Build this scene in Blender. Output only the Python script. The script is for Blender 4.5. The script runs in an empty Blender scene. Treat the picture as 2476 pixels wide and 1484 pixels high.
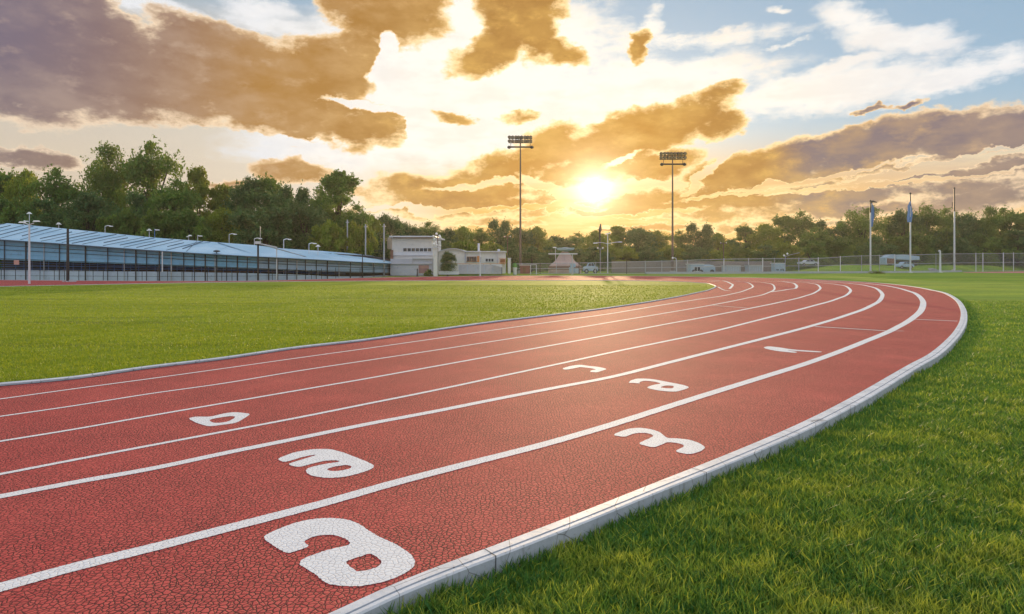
import bpy, bmesh, math, random
import numpy as np
from mathutils import Vector
R=math.radians
scene=bpy.context.scene
COL=scene.collection
random.seed(7); RNG=np.random.default_rng(11)
# ---------------------------------------------------------------- camera
H=2.0; F=1500.0; CX=1238.0; HY=635.0; W=2476.0      # eye height; focal length, centre and horizon of the survey grid
cam=bpy.data.cameras.new('camera'); camo=bpy.data.objects.new('camera',cam); COL.objects.link(camo)
camo.location=(0,0,H); camo.rotation_euler=(R(90),0,0)
cam.sensor_width=36; cam.lens=36*F/W; cam.shift_y=-(742-HY)/W; cam.clip_start=.05; cam.clip_end=6000
scene.camera=camo
def G(px,py,z=0.0):
    Y=(H-z)*F/(py-HY); return Vector(((px-CX)*Y/F,Y,z))
def P(px,py,Y): return Vector(((px-CX)*Y/F,Y,H+(HY-py)*Y/F))
def zat(py,Y): return H+(HY-py)*Y/F
# ---------------------------------------------------------------- objects
def wloc(o):
    v=Vector((0,0,0))
    while o: v+=o.location; o=o.parent
    return v
def tag(o,label=None,cat=None,group=None,kind=None):
    if label: o['label']=label
    if cat: o['category']=cat
    if group: o['group']=group
    if kind: o['kind']=kind
    return o
def thing(name,label,cat,loc=(0,0,0),group=None):
    o=bpy.data.objects.new(name,None); o.empty_display_size=.2; COL.objects.link(o); o.location=loc
    return tag(o,label,cat,group)
class MB:
    def __init__(s): s.v=[]; s.f=[]; s.m=[]; s.mi=0
    def add(s,vs,fs):
        n=len(s.v); s.v+= [tuple(v) for v in vs]; s.f+=[tuple(i+n for i in f) for f in fs]; s.m+=[s.mi]*len(fs); return s
    def box(s,c,size,rz=0.0,top=1.0):
        hx,hy,hz=[a/2 for a in size]; ca,sa=math.cos(rz),math.sin(rz); vs=[]
        for z in (-1,1):
            k=top if z>0 else 1
            for x,y in ((-1,-1),(1,-1),(1,1),(-1,1)):
                a,b=x*hx*k,y*hy*k; vs.append((c[0]+a*ca-b*sa,c[1]+a*sa+b*ca,c[2]+z*hz))
        return s.add(vs,[(3,2,1,0),(4,5,6,7),(0,1,5,4),(1,2,6,5),(2,3,7,6),(3,0,4,7)])
    def tube(s,pts,r,n=8,cap=True):
        pts=[Vector(p) for p in pts]; rs=r if isinstance(r,(list,tuple)) else [r]*len(pts); vs=[];fs=[]
        for i,p in enumerate(pts):
            d=(pts[min(i+1,len(pts)-1)]-pts[max(i-1,0)]).normalized()
            a=d.cross(Vector((0,0,1)) if abs(d.z)<.95 else Vector((0,1,0))).normalized(); b=d.cross(a)
            for k in range(n):
                t=2*math.pi*k/n; vs.append(p+rs[i]*(math.cos(t)*a+math.sin(t)*b))
        for i in range(len(pts)-1):
            for k in range(n):
                k2=(k+1)%n; fs.append((i*n+k,i*n+k2,(i+1)*n+k2,(i+1)*n+k))
        if cap: fs+= [tuple(range(n-1,-1,-1)),tuple((len(pts)-1)*n+k for k in range(n))]
        return s.add(vs,fs)
    def lathe(s,c,prof,n=16,rz=1.0):
        vs=[];fs=[]
        for r,z in prof:
            for k in range(n):
                t=2*math.pi*k/n; vs.append((c[0]+r*math.cos(t),c[1]+r*rz*math.sin(t),c[2]+z))
        m=len(prof)
        for i in range(m-1):
            for k in range(n):
                k2=(k+1)%n; fs.append((i*n+k,i*n+k2,(i+1)*n+k2,(i+1)*n+k))
        fs+=[tuple(range(n-1,-1,-1)),tuple((m-1)*n+k for k in range(n))]
        return s.add(vs,fs)
    def prism(s,poly,d):      # polygon (list of 3D pts) extruded by vector d
        n=len(poly); d=Vector(d); a=[Vector(p) for p in poly]; vs=a+[p+d for p in a]
        fs=[tuple(range(n)),tuple(range(2*n-1,n-1,-1))]+[(i,(i+1)%n+0 if False else (i+1)%n,n+(i+1)%n,n+i) for i in range(n)]
        fs[2:]=[(n+i,n+(i+1)%n,(i+1)%n,i) for i in range(n)]
        return s.add(vs,fs)
    def build(s,name,mats,parent=None,bevel=0,smooth=False,attr=None):
        off=wloc(parent) if parent else Vector((0,0,0))
        me=bpy.data.meshes.new(name); me.from_pydata([(v[0]-off.x,v[1]-off.y,v[2]-off.z) for v in s.v],[],s.f)
        for m in (mats if isinstance(mats,(list,tuple)) else [mats]): me.materials.append(m)
        me.polygons.foreach_set('material_index',s.m)
        bm=bmesh.new(); bm.from_mesh(me); bmesh.ops.recalc_face_normals(bm,faces=bm.faces); 
        if bevel: bmesh.ops.bevel(bm,geom=[e for e in bm.edges if len(e.link_faces)==2 and e.calc_face_angle(0)>.6],offset=bevel,segments=2,affect='EDGES',profile=.6)
        bm.to_mesh(me); bm.free()
        if smooth: me.polygons.foreach_set('use_smooth',[True]*len(me.polygons))
        me.update(); o=bpy.data.objects.new(name,me); COL.objects.link(o)
        if parent: o.parent=parent
        return o
def copy_tree(o,parent=None):
    c=o.copy(); COL.objects.link(c)
    if parent: c.parent=parent
    for ch in list(o.children): copy_tree(ch,c)
    return c
def dup(o,loc,label=None,group=None,rz=0,scale=None):
    c=copy_tree(o); c.location=loc; c.rotation_euler=(0,0,rz)
    if scale: c.scale=scale
    if label: c['label']=label
    if group: c['group']=group
    return c
# ---------------------------------------------------------------- materials
class N:
    """tiny expression layer over shader nodes"""
    tree=None
    def __init__(s,sock): s.s=sock
    @staticmethod
    def val(inp,x):
        if isinstance(x,N): N.tree.links.new(x.s,inp)
        elif x is not None: inp.default_value=x
    @staticmethod
    def node(t,**kw):
        n=N.tree.nodes.new(t)
        for k,v in kw.items(): setattr(n,k,v)
        return n
    @staticmethod
    def math(op,a,b=None,c=None,clamp=False):
        n=N.node('ShaderNodeMath',operation=op,use_clamp=clamp); N.val(n.inputs[0],a); N.val(n.inputs[1],b); N.val(n.inputs[2],c); return N(n.outputs[0])
    def __add__(a,b): return N.math('ADD',a,b)
    __radd__=__add__
    def __mul__(a,b): return N.math('MULTIPLY',a,b)
    __rmul__=__mul__
    def __sub__(a,b): return N.math('SUBTRACT',a,b)
    def __rsub__(a,b): return N.math('SUBTRACT',b,a)
    def __truediv__(a,b): return N.math('DIVIDE',a,b)
    def max(a,b): return N.math('MAXIMUM',a,b)
    def min(a,b): return N.math('MINIMUM',a,b)
    def pow(a,b): return N.math('POWER',a,b)
    def ss(a,lo,hi,t0=0.0,t1=1.0):
        n=N.node('ShaderNodeMapRange',interpolation_type='SMOOTHSTEP'); N.val(n.inputs[0],a)
        n.inputs[1].default_value=lo; n.inputs[2].default_value=hi; n.inputs[3].default_value=t0; n.inputs[4].default_value=t1; return N(n.outputs[0])
def vmath(op,a,b=None,scale=None):
    n=N.node('ShaderNodeVectorMath',operation=op); N.val(n.inputs[0],a); N.val(n.inputs[1],b)
    if scale is not None: N.val(n.inputs['Scale'],scale)
    return N(n.outputs['Value' if op in('LENGTH','DOT_PRODUCT','DISTANCE') else 'Vector'])
def combine(x,y,z=0.0):
    n=N.node('ShaderNodeCombineXYZ'); N.val(n.inputs[0],x); N.val(n.inputs[1],y); N.val(n.inputs[2],z); return N(n.outputs[0])
def mix(f,a,b,mode='MIX'):
    n=N.node('ShaderNodeMix',data_type='RGBA',blend_type=mode); N.val(n.inputs[0],f)
    for i,x in ((6,a),(7,b)):
        if isinstance(x,tuple): x=(*x[:3],1)
        N.val(n.inputs[i],x)
    return N(n.outputs[2])
def noise(vec,scale,detail=4,rough=.55,dist=0,color=False,dim='3D'):
    n=N.node('ShaderNodeTexNoise',noise_dimensions=dim); N.val(n.inputs['Vector'],vec); n.inputs['Scale'].default_value=scale
    n.inputs['Detail'].default_value=detail; n.inputs['Roughness'].default_value=rough; n.inputs['Distortion'].default_value=dist
    return N(n.outputs[1 if color else 0])
def voro(vec,scale,feature='F1',rand=1.0,out=0,dim='3D'):
    n=N.node('ShaderNodeTexVoronoi',feature=feature,voronoi_dimensions=dim); N.val(n.inputs['Vector'],vec); n.inputs['Scale'].default_value=scale; n.inputs['Randomness'].default_value=rand
    return N(n.outputs[out])
def mapping(vec,loc=(0,0,0),rot=(0,0,0),scale=(1,1,1),typ='POINT'):
    n=N.node('ShaderNodeMapping',vector_type=typ); N.val(n.inputs[0],vec); n.inputs[1].default_value=loc; n.inputs[2].default_value=rot; n.inputs[3].default_value=scale
    return N(n.outputs[0])
def objco(): return N(N.node('ShaderNodeTexCoord').outputs['Object'])
def geopos(): return N(N.node('ShaderNodeNewGeometry').outputs['Position'])
def rnd(): return N(N.node('ShaderNodeObjectInfo').outputs['Random'])
def attr(name): 
    n=N.node('ShaderNodeAttribute'); n.attribute_name=name; return n
def mat(name,fn):
    m=bpy.data.materials.new(name); m.use_nodes=True; t=m.node_tree; t.nodes.clear(); N.tree=t
    out=t.nodes.new('ShaderNodeOutputMaterial'); r=fn(); t.links.new(r.s,out.inputs[0]); return m
def bsdf(color,rough=.6,metal=0.0,height=None,bstr=.3,bdist=.01,spec=.5,trans=None):
    b=N.node('ShaderNodeBsdfPrincipled')
    if isinstance(color,tuple): color=(*color[:3],1)
    N.val(b.inputs['Base Color'],color); N.val(b.inputs['Roughness'],rough); N.val(b.inputs['Metallic'],metal); b.inputs['Specular IOR Level'].default_value=spec
    if height is not None:
        bp=N.node('ShaderNodeBump'); bp.inputs['Strength'].default_value=bstr; bp.inputs['Distance'].default_value=bdist; N.val(bp.inputs['Height'],height)
        N.tree.links.new(bp.outputs[0],b.inputs['Normal'])
    return N(b.outputs[0])
def worn(name,color,rough=.6,metal=0.0,var=.25,scale=1.5,bump=.15,dirt=(.12,.1,.08),damt=.35):
    def f():
        p=geopos(); n=noise(p,scale,5,.6); n2=noise(p,scale*9,4,.6)
        c=mix(n.ss(.3,.7,0,var),color,tuple(x*.6 for x in color)); c=mix((n2.ss(.55,.75)*damt),c,dirt)
        return bsdf(c,rough,metal,n2,bump,.01)
    return mat(name,f)
# ---------------------------------------------------------------- curves
def catmull(pts,step=6.0):
    pts=[tuple(p) for p in pts]; out=[]
    P_=[pts[0]]+pts+[pts[-1]]
    for i in range(1,len(P_)-2):
        p0,p1,p2,p3=P_[i-1:i+3]
        d=math.dist(p1,p2); n=max(2,int(d/step))
        # centripetal-ish tangents by finite difference over chord length
        d01=max(math.dist(p0,p1),1e-3); d23=max(math.dist(p2,p3),1e-3); dd=max(d,1e-3)
        def tan(a,b,c,da,db,ref):
            return [((b[k]-a[k])/da*db+(c[k]-b[k])/db*da)/(da+db)*ref for k in range(len(b))]
        m1=tan(p0,p1,p2,d01,dd,dd) if i>1 else [p2[k]-p1[k] for k in range(len(p1))]
        m2=tan(p1,p2,p3,dd,d23,dd) if i<len(P_)-3 else [p2[k]-p1[k] for k in range(len(p1))]
        for j in range(n):
            t=j/n; h=(2*t**3-3*t**2+1,t**3-2*t**2+t,-2*t**3+3*t**2,t**3-t**2)
            out.append(tuple(h[0]*p1[k]+h[1]*m1[k]+h[2]*p2[k]+h[3]*m2[k] for k in range(len(p1))))
    out.append(pts[-1]); return out
def ground_curve(pts,z=0.0,near=0,far=0):
    g=[G(x,y,z) for x,y in catmull(pts)]
    if near: d=(g[0]-g[4]).normalized(); g=[g[0]+d*near*k/10 for k in range(10,0,-1)]+g
    if far: d=(g[-1]-g[-5]).normalized(); g=g+[g[-1]+d*far*k/6 for k in range(1,7)]
    return g
def offs(path,dist):
    out=[]
    for i,p in enumerate(path):
        d=(path[min(i+1,len(path)-1)]-path[max(i-1,0)]); d.z=0; d.normalize()
        w=dist(p,i) if callable(dist) else dist
        out.append(Vector((p.x+d.y*w,p.y-d.x*w,p.z)))
    return out
def strip(mb,path,w,z,jit=0.0):
    n=len(path); ws=[(w(p) if callable(w) else w) for p in path]
    a=offs(path,lambda p,i: ws[i]/2+random.uniform(-jit,jit)); b=offs(path,lambda p,i:-ws[i]/2+random.uniform(-jit,jit))
    vs=[(p.x,p.y,z) for p in a]+[(p.x,p.y,z) for p in b]
    mb.add(vs,[(i,i+1,n+i+1,n+i) for i in range(n-1)]); return mb
# ---------------------------------------------------------------- light
SAZ=math.atan((1438-CX)/F); SEL=math.atan((HY-455)/math.hypot(F,200))
SV=Vector((math.sin(SAZ)*math.cos(SEL),math.cos(SAZ)*math.cos(SEL),math.sin(SEL)))
sl=bpy.data.lights.new('sun','SUN'); sl.energy=4.0; sl.angle=R(.6); sl.color=(1,.72,.40)
so=bpy.data.objects.new('sun',sl); COL.objects.link(so); so.rotation_euler=SV.to_track_quat('Z','Y').to_euler(); so.location=(20,60,40)
def ang(px,py): return math.atan((px-CX)/F), math.atan((HY-py)/math.hypot(F,px-CX))
def field(p,ells):      # the union lives in a node group of its own
    g=bpy.data.node_groups.new('cloud_field','ShaderNodeTree'); outer=N.tree
    g.interface.new_socket('p',in_out='INPUT',socket_type='NodeSocketVector'); g.interface.new_socket('m',in_out='OUTPUT',socket_type='NodeSocketFloat')
    N.tree=g; gi=g.nodes.new('NodeGroupInput'); go=g.nodes.new('NodeGroupOutput')
    r=union(N(gi.outputs[0]),ells); g.links.new(r.s,go.inputs[0]); N.tree=outer
    n=N.node('ShaderNodeGroup'); n.node_tree=g; N.val(n.inputs[0],p); return N(n.outputs[0])
def union(p,ells):      # p = (azimuth, elevation, 1); soft union of ellipses in sky directions
    out=None
    for i,(cx,cy,rx,ry,a) in enumerate(ells):
        if i and i%5==0: p=vmath('ADD',p,vmath('SCALE',(1,1,0),scale=out*1e-7))   # evaluates the list in batches
        az,el=ang(cx,cy); c=math.cos(az); sx,sy=rx/F*c*c,ry/F*c; t=R(-a); ca,sa=math.cos(t),math.sin(t)
        u=vmath('DOT_PRODUCT',p,(ca/sx,sa/sx,-(ca*az+sa*el)/sx)); w=vmath('DOT_PRODUCT',p,(-sa/sy,ca/sy,(sa*az-ca*el)/sy))
        k=.62*min(1.4,max(.55,(ry/45)**.5))
        v=N.math('MULTIPLY_ADD',N.math('MULTIPLY_ADD',u,u,w*w),-k,k)
        out=v if out is None else N.math('SMOOTH_MAX',out,v,.12)
    return out
world=bpy.data.worlds.new('World'); scene.world=world; world.use_nodes=True; wt=world.node_tree; wt.nodes.clear(); N.tree=wt
def build_sky():
    d=N(N.node('ShaderNodeTexCoord').outputs['Generated'])
    sp=N.node('ShaderNodeSeparateXYZ'); N.val(sp.inputs[0],d); x,y,z=[N(o) for o in sp.outputs]
    az=N.math('ARCTAN2',x,y); el=N.math('ARCSINE',z)
    p=combine(az,el,1.0)
    wn=noise(mapping(d,scale=(1,1,1.7)),9,6,.6,color=True)
    pw=vmath('ADD',p,vmath('MULTIPLY',vmath('SUBTRACT',wn,(.5,.5,.5)),(.085,.055,0)))
    wn2=noise(mapping(d,scale=(1,1,1.6)),42,3,.6,color=True)
    pw=vmath('ADD',pw,vmath('MULTIPLY',vmath('SUBTRACT',wn2,(.5,.5,.5)),(.022,.016,0)))
    # soft elongated warp for bands close to the horizon
    fb=noise(mapping(d,scale=(1,1,2.2)),7,6,.6); n2=noise(mapping(d,loc=(2,7,1),scale=(1,1,1.9)),19,7,.66); st=noise(mapping(d,scale=(1,1,6)),5,8,.6)
    DARK=[(60,150,300,140,5),(170,40,210,80,20),(330,190,330,105,4),(560,190,290,100,2),(760,175,120,85,-10),(640,255,240,62,2),(500,120,160,70,15),(40,10,90,60,0),
          (930,5,160,95,0),(865,160,65,85,15),(1255,20,95,95,0),(1190,115,110,42,-25),(1345,130,70,30,10),(1300,90,60,60,0),
          (860,310,150,55,3),(750,325,70,24,-10),(930,340,60,30,0),(1242,285,46,17,-8),(1090,288,50,12,8),(1556,110,22,34,0),
          (1620,285,150,48,-6),(1500,340,210,56,-14),(1720,300,80,34,5),(1735,228,66,20,-12),(1340,360,90,54,-20),(1230,420,200,44,-14),(1420,405,170,36,-8),
          (1090,470,230,46,-3),(960,455,80,34,0),(1230,470,150,24,-6),(1260,500,200,26,-3),(1600,400,110,32,-14),(1570,490,190,30,-3),(1360,445,80,14,-10),
          (2380,325,280,62,-5),(2130,350,300,58,-8),(1930,390,240,54,-12),(1790,420,180,38,-12),(1730,465,140,18,-5),
          (1850,480,440,30,-2),(2200,458,340,24,-2),(2340,410,240,17,-5),(2200,425,170,12,-4),(2050,505,440,20,0),(1750,520,180,15,4),(2400,475,250,30,-3),
          (80,377,130,24,4),(720,422,90,30,0),(545,440,55,12,0),(2100,259,38,6,0),(2200,252,44,7,-2),(1050,518,200,12,3),(1570,545,130,9,0),(1180,542,120,9,2),(1760,548,60,10,0),(1440,512,110,16,4),(1330,525,90,10,0),(1950,540,150,9,0)]
    WHITE=[(1180,190,430,190,0),(1000,330,400,90,-5),(1480,240,400,100,-4),(1950,232,330,48,-6),(1640,105,280,20,1),(1100,60,330,90,0),(1575,55,34,50,10),
           (2080,60,130,45,28),(2180,100,190,38,12),(2330,185,220,40,-8),(2000,175,260,18,-8),(2060,60,60,20,50),(1890,112,50,6,-3),(1860,28,24,9,10),(2420,150,110,40,-15),
           (360,15,330,30,10),(640,20,100,30,0),(700,70,180,22,8),(480,60,60,30,0),(900,120,200,90,0),(1330,120,170,110,0)]
    GAP=[(1545,447,120,10,-3),(1325,447,80,13,22),(1390,490,90,11,-28),(1430,531,150,10,0),(1500,388,60,8,-22),(1700,432,80,11,-32),(1330,505,140,6,-4),(1560,512,150,6,-3),(1940,432,260,7,-8),(2250,402,260,9,-8),(2150,440,330,5,-4),(1900,460,300,5,-3),(880,262,120,10,8),(1000,300,30,60,0),(930,140,30,60,25),(640,335,160,12,3),(1150,445,160,8,-8),(1080,512,200,7,0),(2350,372,220,6,-8),]
    sund=vmath('DOT_PRODUCT',d,tuple(SV)); sang=N.math('ARCCOSINE',sund.min(.99999))
    near=N.math('EXPONENT',sang*-2.6); nearer=N.math('EXPONENT',sang*-7.5)
    sky=N.node('ShaderNodeTexSky',sky_type='NISHITA'); sky.sun_disc=False; sky.sun_elevation=SEL; sky.sun_rotation=SAZ; sky.air_density=1.0; sky.dust_density=.6; sky.ozone_density=2.0
    blue=mix(.55,mix(1.0,N(sky.outputs[0]),(.125,.125,.125),'MULTIPLY'),(.36,.53,.70))
    rear=N.math('MULTIPLY_ADD',noise(mapping(d,loc=(3.1,1,0),scale=(1,1,2)),3.2,5,.6),2.6,-1.45)
    outside=(y*-1.0).ss(-.62,-.2).max(el.ss(.44,.62))
    fb2=noise(mapping(vmath('ADD',d,tuple(SV*.022+Vector((0,0,.012)))),scale=(1,1,2.2)),7,4,.62); lit=N.math('MULTIPLY_ADD',fb-fb2,5.0,.42,clamp=True)
    lum=noise(mapping(d,loc=(1,5,2),scale=(1,1,2)),11,5,.6)
    elN=el.ss(.08,.22); up=el.ss(.42,.9); back=(y*-1.0).ss(-.3,.4)
    def sky_colour(dark,whitel,gaps=None):
        if dark is None: M=rear; wis=(st-.5)*1.5+(fb-.5)*.7-.3
        else:
            M=N.math('MAXIMUM',(field(pw,dark)-(field(pw,gaps).max(-.15)+.15)*1.9) if gaps else field(pw,dark),rear-(1.0-outside)*4.0)
            wis=field(pw,whitel)+(st-.5)*1.8+(fb-.5)*.9+(n2-.5)*1.2
        D=M+(fb-.5)*1.05+(n2-.5)*1.0+.13
        cov=D.ss(-.12,.16); core=(D+(n2-.5)*.7).ss(-.04,.50)
        veil=wis.ss(-.25,.55).max(up*.72)
        hor=mix(near.ss(.1,.6),(.72,.50,.32),(.88,.48,.10))
        hor=mix((st.ss(.42,.62))*.55,hor,(1.1,.80,.36))
        cream=mix(near.ss(.1,.55),(.66,.56,.44),(1.0,.92,.78))
        left=az.ss(-.25,-.02,1,0)*el.ss(.3,.4,1,0)
        o=mix(elN,hor,blue); o=mix(left*.85,o,cream)
        wcol=mix(near.ss(.12,.5),(.86,.86,.88),(1.02,.96,.86)); wcol=mix(((st*.6+n2*.4).ss(.45,.60))*.6,wcol,mix(near.ss(.2,.5),(.72,.74,.78),(.92,.82,.70)))
        base=mix(veil*el.ss(.06,.16),o,wcol)
        rim=mix(near.ss(.1,.6),(.86,.68,.50),(1.18,.86,.42))
        lav=mix(el.ss(.02,.30),(.27,.20,.165),(.165,.145,.215))
        gold=mix(nearer.ss(.05,.5),(.42,.215,.055),(.56,.26,.035))
        corec=mix((near-az.ss(.2,.46,0,.33)).ss(.085,.27),lav,gold)
        corec=mix((lum.ss(.42,.72)*.30+lit*.45*near.ss(.1,.5,.45,1.0)+n2.ss(.52,.72)*.45).min(1.0),corec,mix(near.ss(.1,.5),(.48,.36,.30),(.78,.46,.12)))
        under=D.ss(.12,.45,1,0)*near.ss(.08,.4)*.5
        corec=mix(under,corec,(.80,.42,.09))
        cl=mix(core,rim,corec)
        col=mix(cov,base,cl)
        lowg=el.ss(.0,.10,1,0)*N.math('EXPONENT',sang*-1.3)
        col=mix(lowg*.36,col,mix(st.ss(.4,.6),(.78,.36,.06),(1.10,.70,.24)))
        col=mix(up*.75,col,(.86,.90,1.0)); col=mix(back*.7,col,(.84,.92,1.06))
        g1=N.math('EXPONENT',sang*-44.0); g2=N.math('EXPONENT',sang*-19.0); g3=N.math('EXPONENT',sang*-6.0)
        glow=vmath('ADD',vmath('SCALE',(1,.92,.7),scale=g1*2.2),vmath('ADD',vmath('SCALE',(1,.66,.22),scale=g2*.36),vmath('SCALE',(1,.5,.12),scale=g3*.03)))
        col=vmath('ADD',col,glow)
        col=mix(z.ss(-.02,.0),(.10,.11,.07),col)
        bg=N.node('ShaderNodeBackground'); N.val(bg.inputs[0],col); return N(bg.outputs[0])
    def near_sector(l,a0,a1):
        r=[]
        for e in l:
            m=e[2]*1.15+e[3]*abs(math.sin(R(e[4])))+60
            if e[0]+m>a0 and e[0]-m<a1: r.append(e)
        return r
    def mixs(f,a,b):
        n=N.node('ShaderNodeMixShader'); N.val(n.inputs[0],f); N.val(n.inputs[1],a); N.val(n.inputs[2],b); return N(n.outputs[0])
    cuts=[-1e5,500,950,1300,1600,1950,1e5]
    secs=[sky_colour(near_sector(DARK,a,b),near_sector(WHITE,a,b),near_sector(GAP,a,b)) for a,b in zip(cuts,cuts[1:])]
    def tree(lo,hi):
        if hi-lo==1: return secs[lo]
        m=(lo+hi)//2
        return mixs(N.math('GREATER_THAN',az,math.atan((cuts[m]-CX)/F)),tree(lo,m),tree(m,hi))
    rest=sky_colour(None,None)
    far=N.math('GREATER_THAN',outside,.9999)
    out=N.node('ShaderNodeOutputWorld'); wt.links.new(mixs(far,tree(0,6),rest).s,out.inputs[0])
build_sky()
world.cycles.sampling_method='MANUAL'; world.cycles.sample_map_resolution=512
scene.view_settings.view_transform='Standard'; scene.view_settings.look='None'; scene.view_settings.exposure=.08; scene.view_settings.gamma=1
scene.cycles.use_adaptive_sampling=True; scene.cycles.adaptive_threshold=.015; scene.cycles.adaptive_min_samples=16
scene.cycles.max_bounces=6; scene.cycles.diffuse_bounces=3; scene.cycles.transparent_max_bounces=12
# ---------------------------------------------------------------- ground materials
def cells(p):      # rubber granule cells: dark joints between small crumbs, larger cracks further apart
    w=vmath('ADD',p,vmath('SCALE',vmath('SUBTRACT',noise(p,9,3,.6,color=True),(.5,.5,.5)),scale=.035))
    e1=voro(w,27,'DISTANCE_TO_EDGE',.95,dim='2D'); e2=voro(w,13,'DISTANCE_TO_EDGE',1.0,dim='2D')
    return w,e1,e2
def m_track():
    p=geopos(); w,e1,e2=cells(p)
    big=noise(p,.35,5,.6); mid=noise(p,2.2,4,.6); tone=voro(w,27,'F1',.95,1,dim='2D')
    sep=N.node('ShaderNodeSeparateColor'); N.val(sep.inputs[0],tone); tv=N(sep.outputs[0])
    c=mix(big.ss(.3,.7),(.46,.062,.055),(.55,.095,.080)); c=mix(mid.ss(.35,.7)*.45,c,(.37,.058,.052)); c=mix(tv*.35,c,(.68,.14,.11))
    patch=noise(p,.9,3,.5); j1=e1.ss(.03,.17,1,0)*patch.ss(.25,.6,.55,1.0); j2=e2.ss(.010,.045,1,0)
    j=j1.max(j2); c=mix(j*.93,c,(.028,.012,.012))
    h=e1.ss(0,.2)*.7+e2.ss(0,.05)*.3
    return bsdf(c,noise(p,60,2)*.2+.72,0,h,.8,.006,.22)
def m_paint():
    p=geopos(); w,e1,e2=cells(p); n=noise(p,7,5,.65); n2=noise(p,90,3,.7)
    c=mix(n.ss(.35,.7)*.4,(.76,.76,.76),(.62,.62,.64)); j=e1.ss(.015,.085,1,0)*n2.ss(.36,.5)
    c=mix(j*.6,c,(.16,.11,.11)); c=mix((n2.ss(.66,.75))*.6,c,(.42,.20,.18))
    return bsdf(c,.75,0,e1.ss(0,.2),.45,.004,.25)
def m_kerb():
    p=geopos(); n=noise(p,3,6,.65); n2=noise(p,26,5,.7); v=voro(p,2.3,'DISTANCE_TO_EDGE',1.0)
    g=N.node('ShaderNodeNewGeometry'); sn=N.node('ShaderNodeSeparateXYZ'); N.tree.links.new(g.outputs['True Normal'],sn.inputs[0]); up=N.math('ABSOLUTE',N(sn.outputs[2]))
    c=mix(n.ss(.35,.7),(.66,.67,.69),(.50,.52,.55)); c=mix(up.ss(.3,.8,1,0)*.55,c,(.27,.32,.39)); c=mix(n2.ss(.57,.70)*.65,c,(.25,.23,.20)); c=mix(noise(mapping(p,scale=(1,1,.15)),11,4,.7).ss(.55,.7)*up.ss(.3,.8,1,0)*.6,c,(.15,.15,.13)); c=mix(v.ss(.002,.010,1,0)*.7,c,(.10,.09,.09))  # upright faces get a darker, bluer colour standing in for shade, plus grime streaks
    return bsdf(c,.6,0,n2,.4,.01)
def m_turf(a,b,c3,soil=(.035,.045,.012)):
    def f():
        p=geopos(); big=noise(mapping(p,scale=(.35,1,1)),.16,5,.6); mid=noise(mapping(p,scale=(.5,1,1)),1.1,5,.65); fine=noise(p,34,4,.75); coarse=noise(p,2.6,6,.75); tuft=noise(p,7,4,.7)
        st2=noise(mapping(p,scale=(.10,1,1)),.9,5,.6); c=mix(big.ss(.35,.65),a,b); c=mix(st2.ss(.50,.66)*.75,c,tuple(x*.5 for x in a)); c=mix(mid.ss(.5,.72)*.6,c,c3); c=mix(coarse.ss(.5,.66)*.5,c,tuple(x*.55 for x in a)); c=mix(tuft.ss(.5,.7)*.5,c,tuple(x*.5 for x in a)); c=mix(fine.ss(.5,.66)*.55,c,tuple(x*.42 for x in a))
        return bsdf(c,.85,0,fine*.5+tuft,.9,.06,.15)
    return f
TRACK=mat('rubber_track',m_track); PAINT=mat('line_paint',m_paint); KERB=mat('kerb_concrete',m_kerb)
TURF_IN=mat('infield_turf',m_turf((.22,.29,.016),(.34,.38,.018),(.12,.19,.014)))
TURF_OUT=mat('outfield_turf',m_turf((.16,.28,.018),(.28,.37,.02),(.08,.17,.015)))
# ---------------------------------------------------------------- traced ground lines (survey grid)
inner=[(4,933),(180,916.5),(360,891),(540,869),(720,842.7),(891,823),(1050,800),(1200,779),(1350,761),(1485,743.5),(1605,724.6),(1685,708.5),(1722,699),(1733,693),(1722,688),(1685,683.6),(1605,680.2),(1485,678.8),(1300,678.3),(1000,679),(700,681),(400,685),(200,689),(0,693)]
outer=[(815,1484),(959.7,1418),(1077,1371),(1194,1327),(1288,1291),(1389,1251.5),(1487,1212),(1604,1165),(1700,1127),(1800,1086),(1911,1038),(1981,1004.5),(2045,971),(2097,942),(2145,914),(2197,884),(2245,858),(2281,829),(2307,801),(2320,778),(2323,754.6),(2313,730.6),(2289,712.5),(2245,700.5),(2185,690.5),(2125,684.5),(2045,679.7),(1965,675.8),(1885,673),(1765,670.5),(1645,668.3),(1485,667),(1300,666.5),(1150,667.5),(1000,669.5),(878,672),(740,676),(600,679),(400,679.5),(200,678.5),(0,677)]
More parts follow.
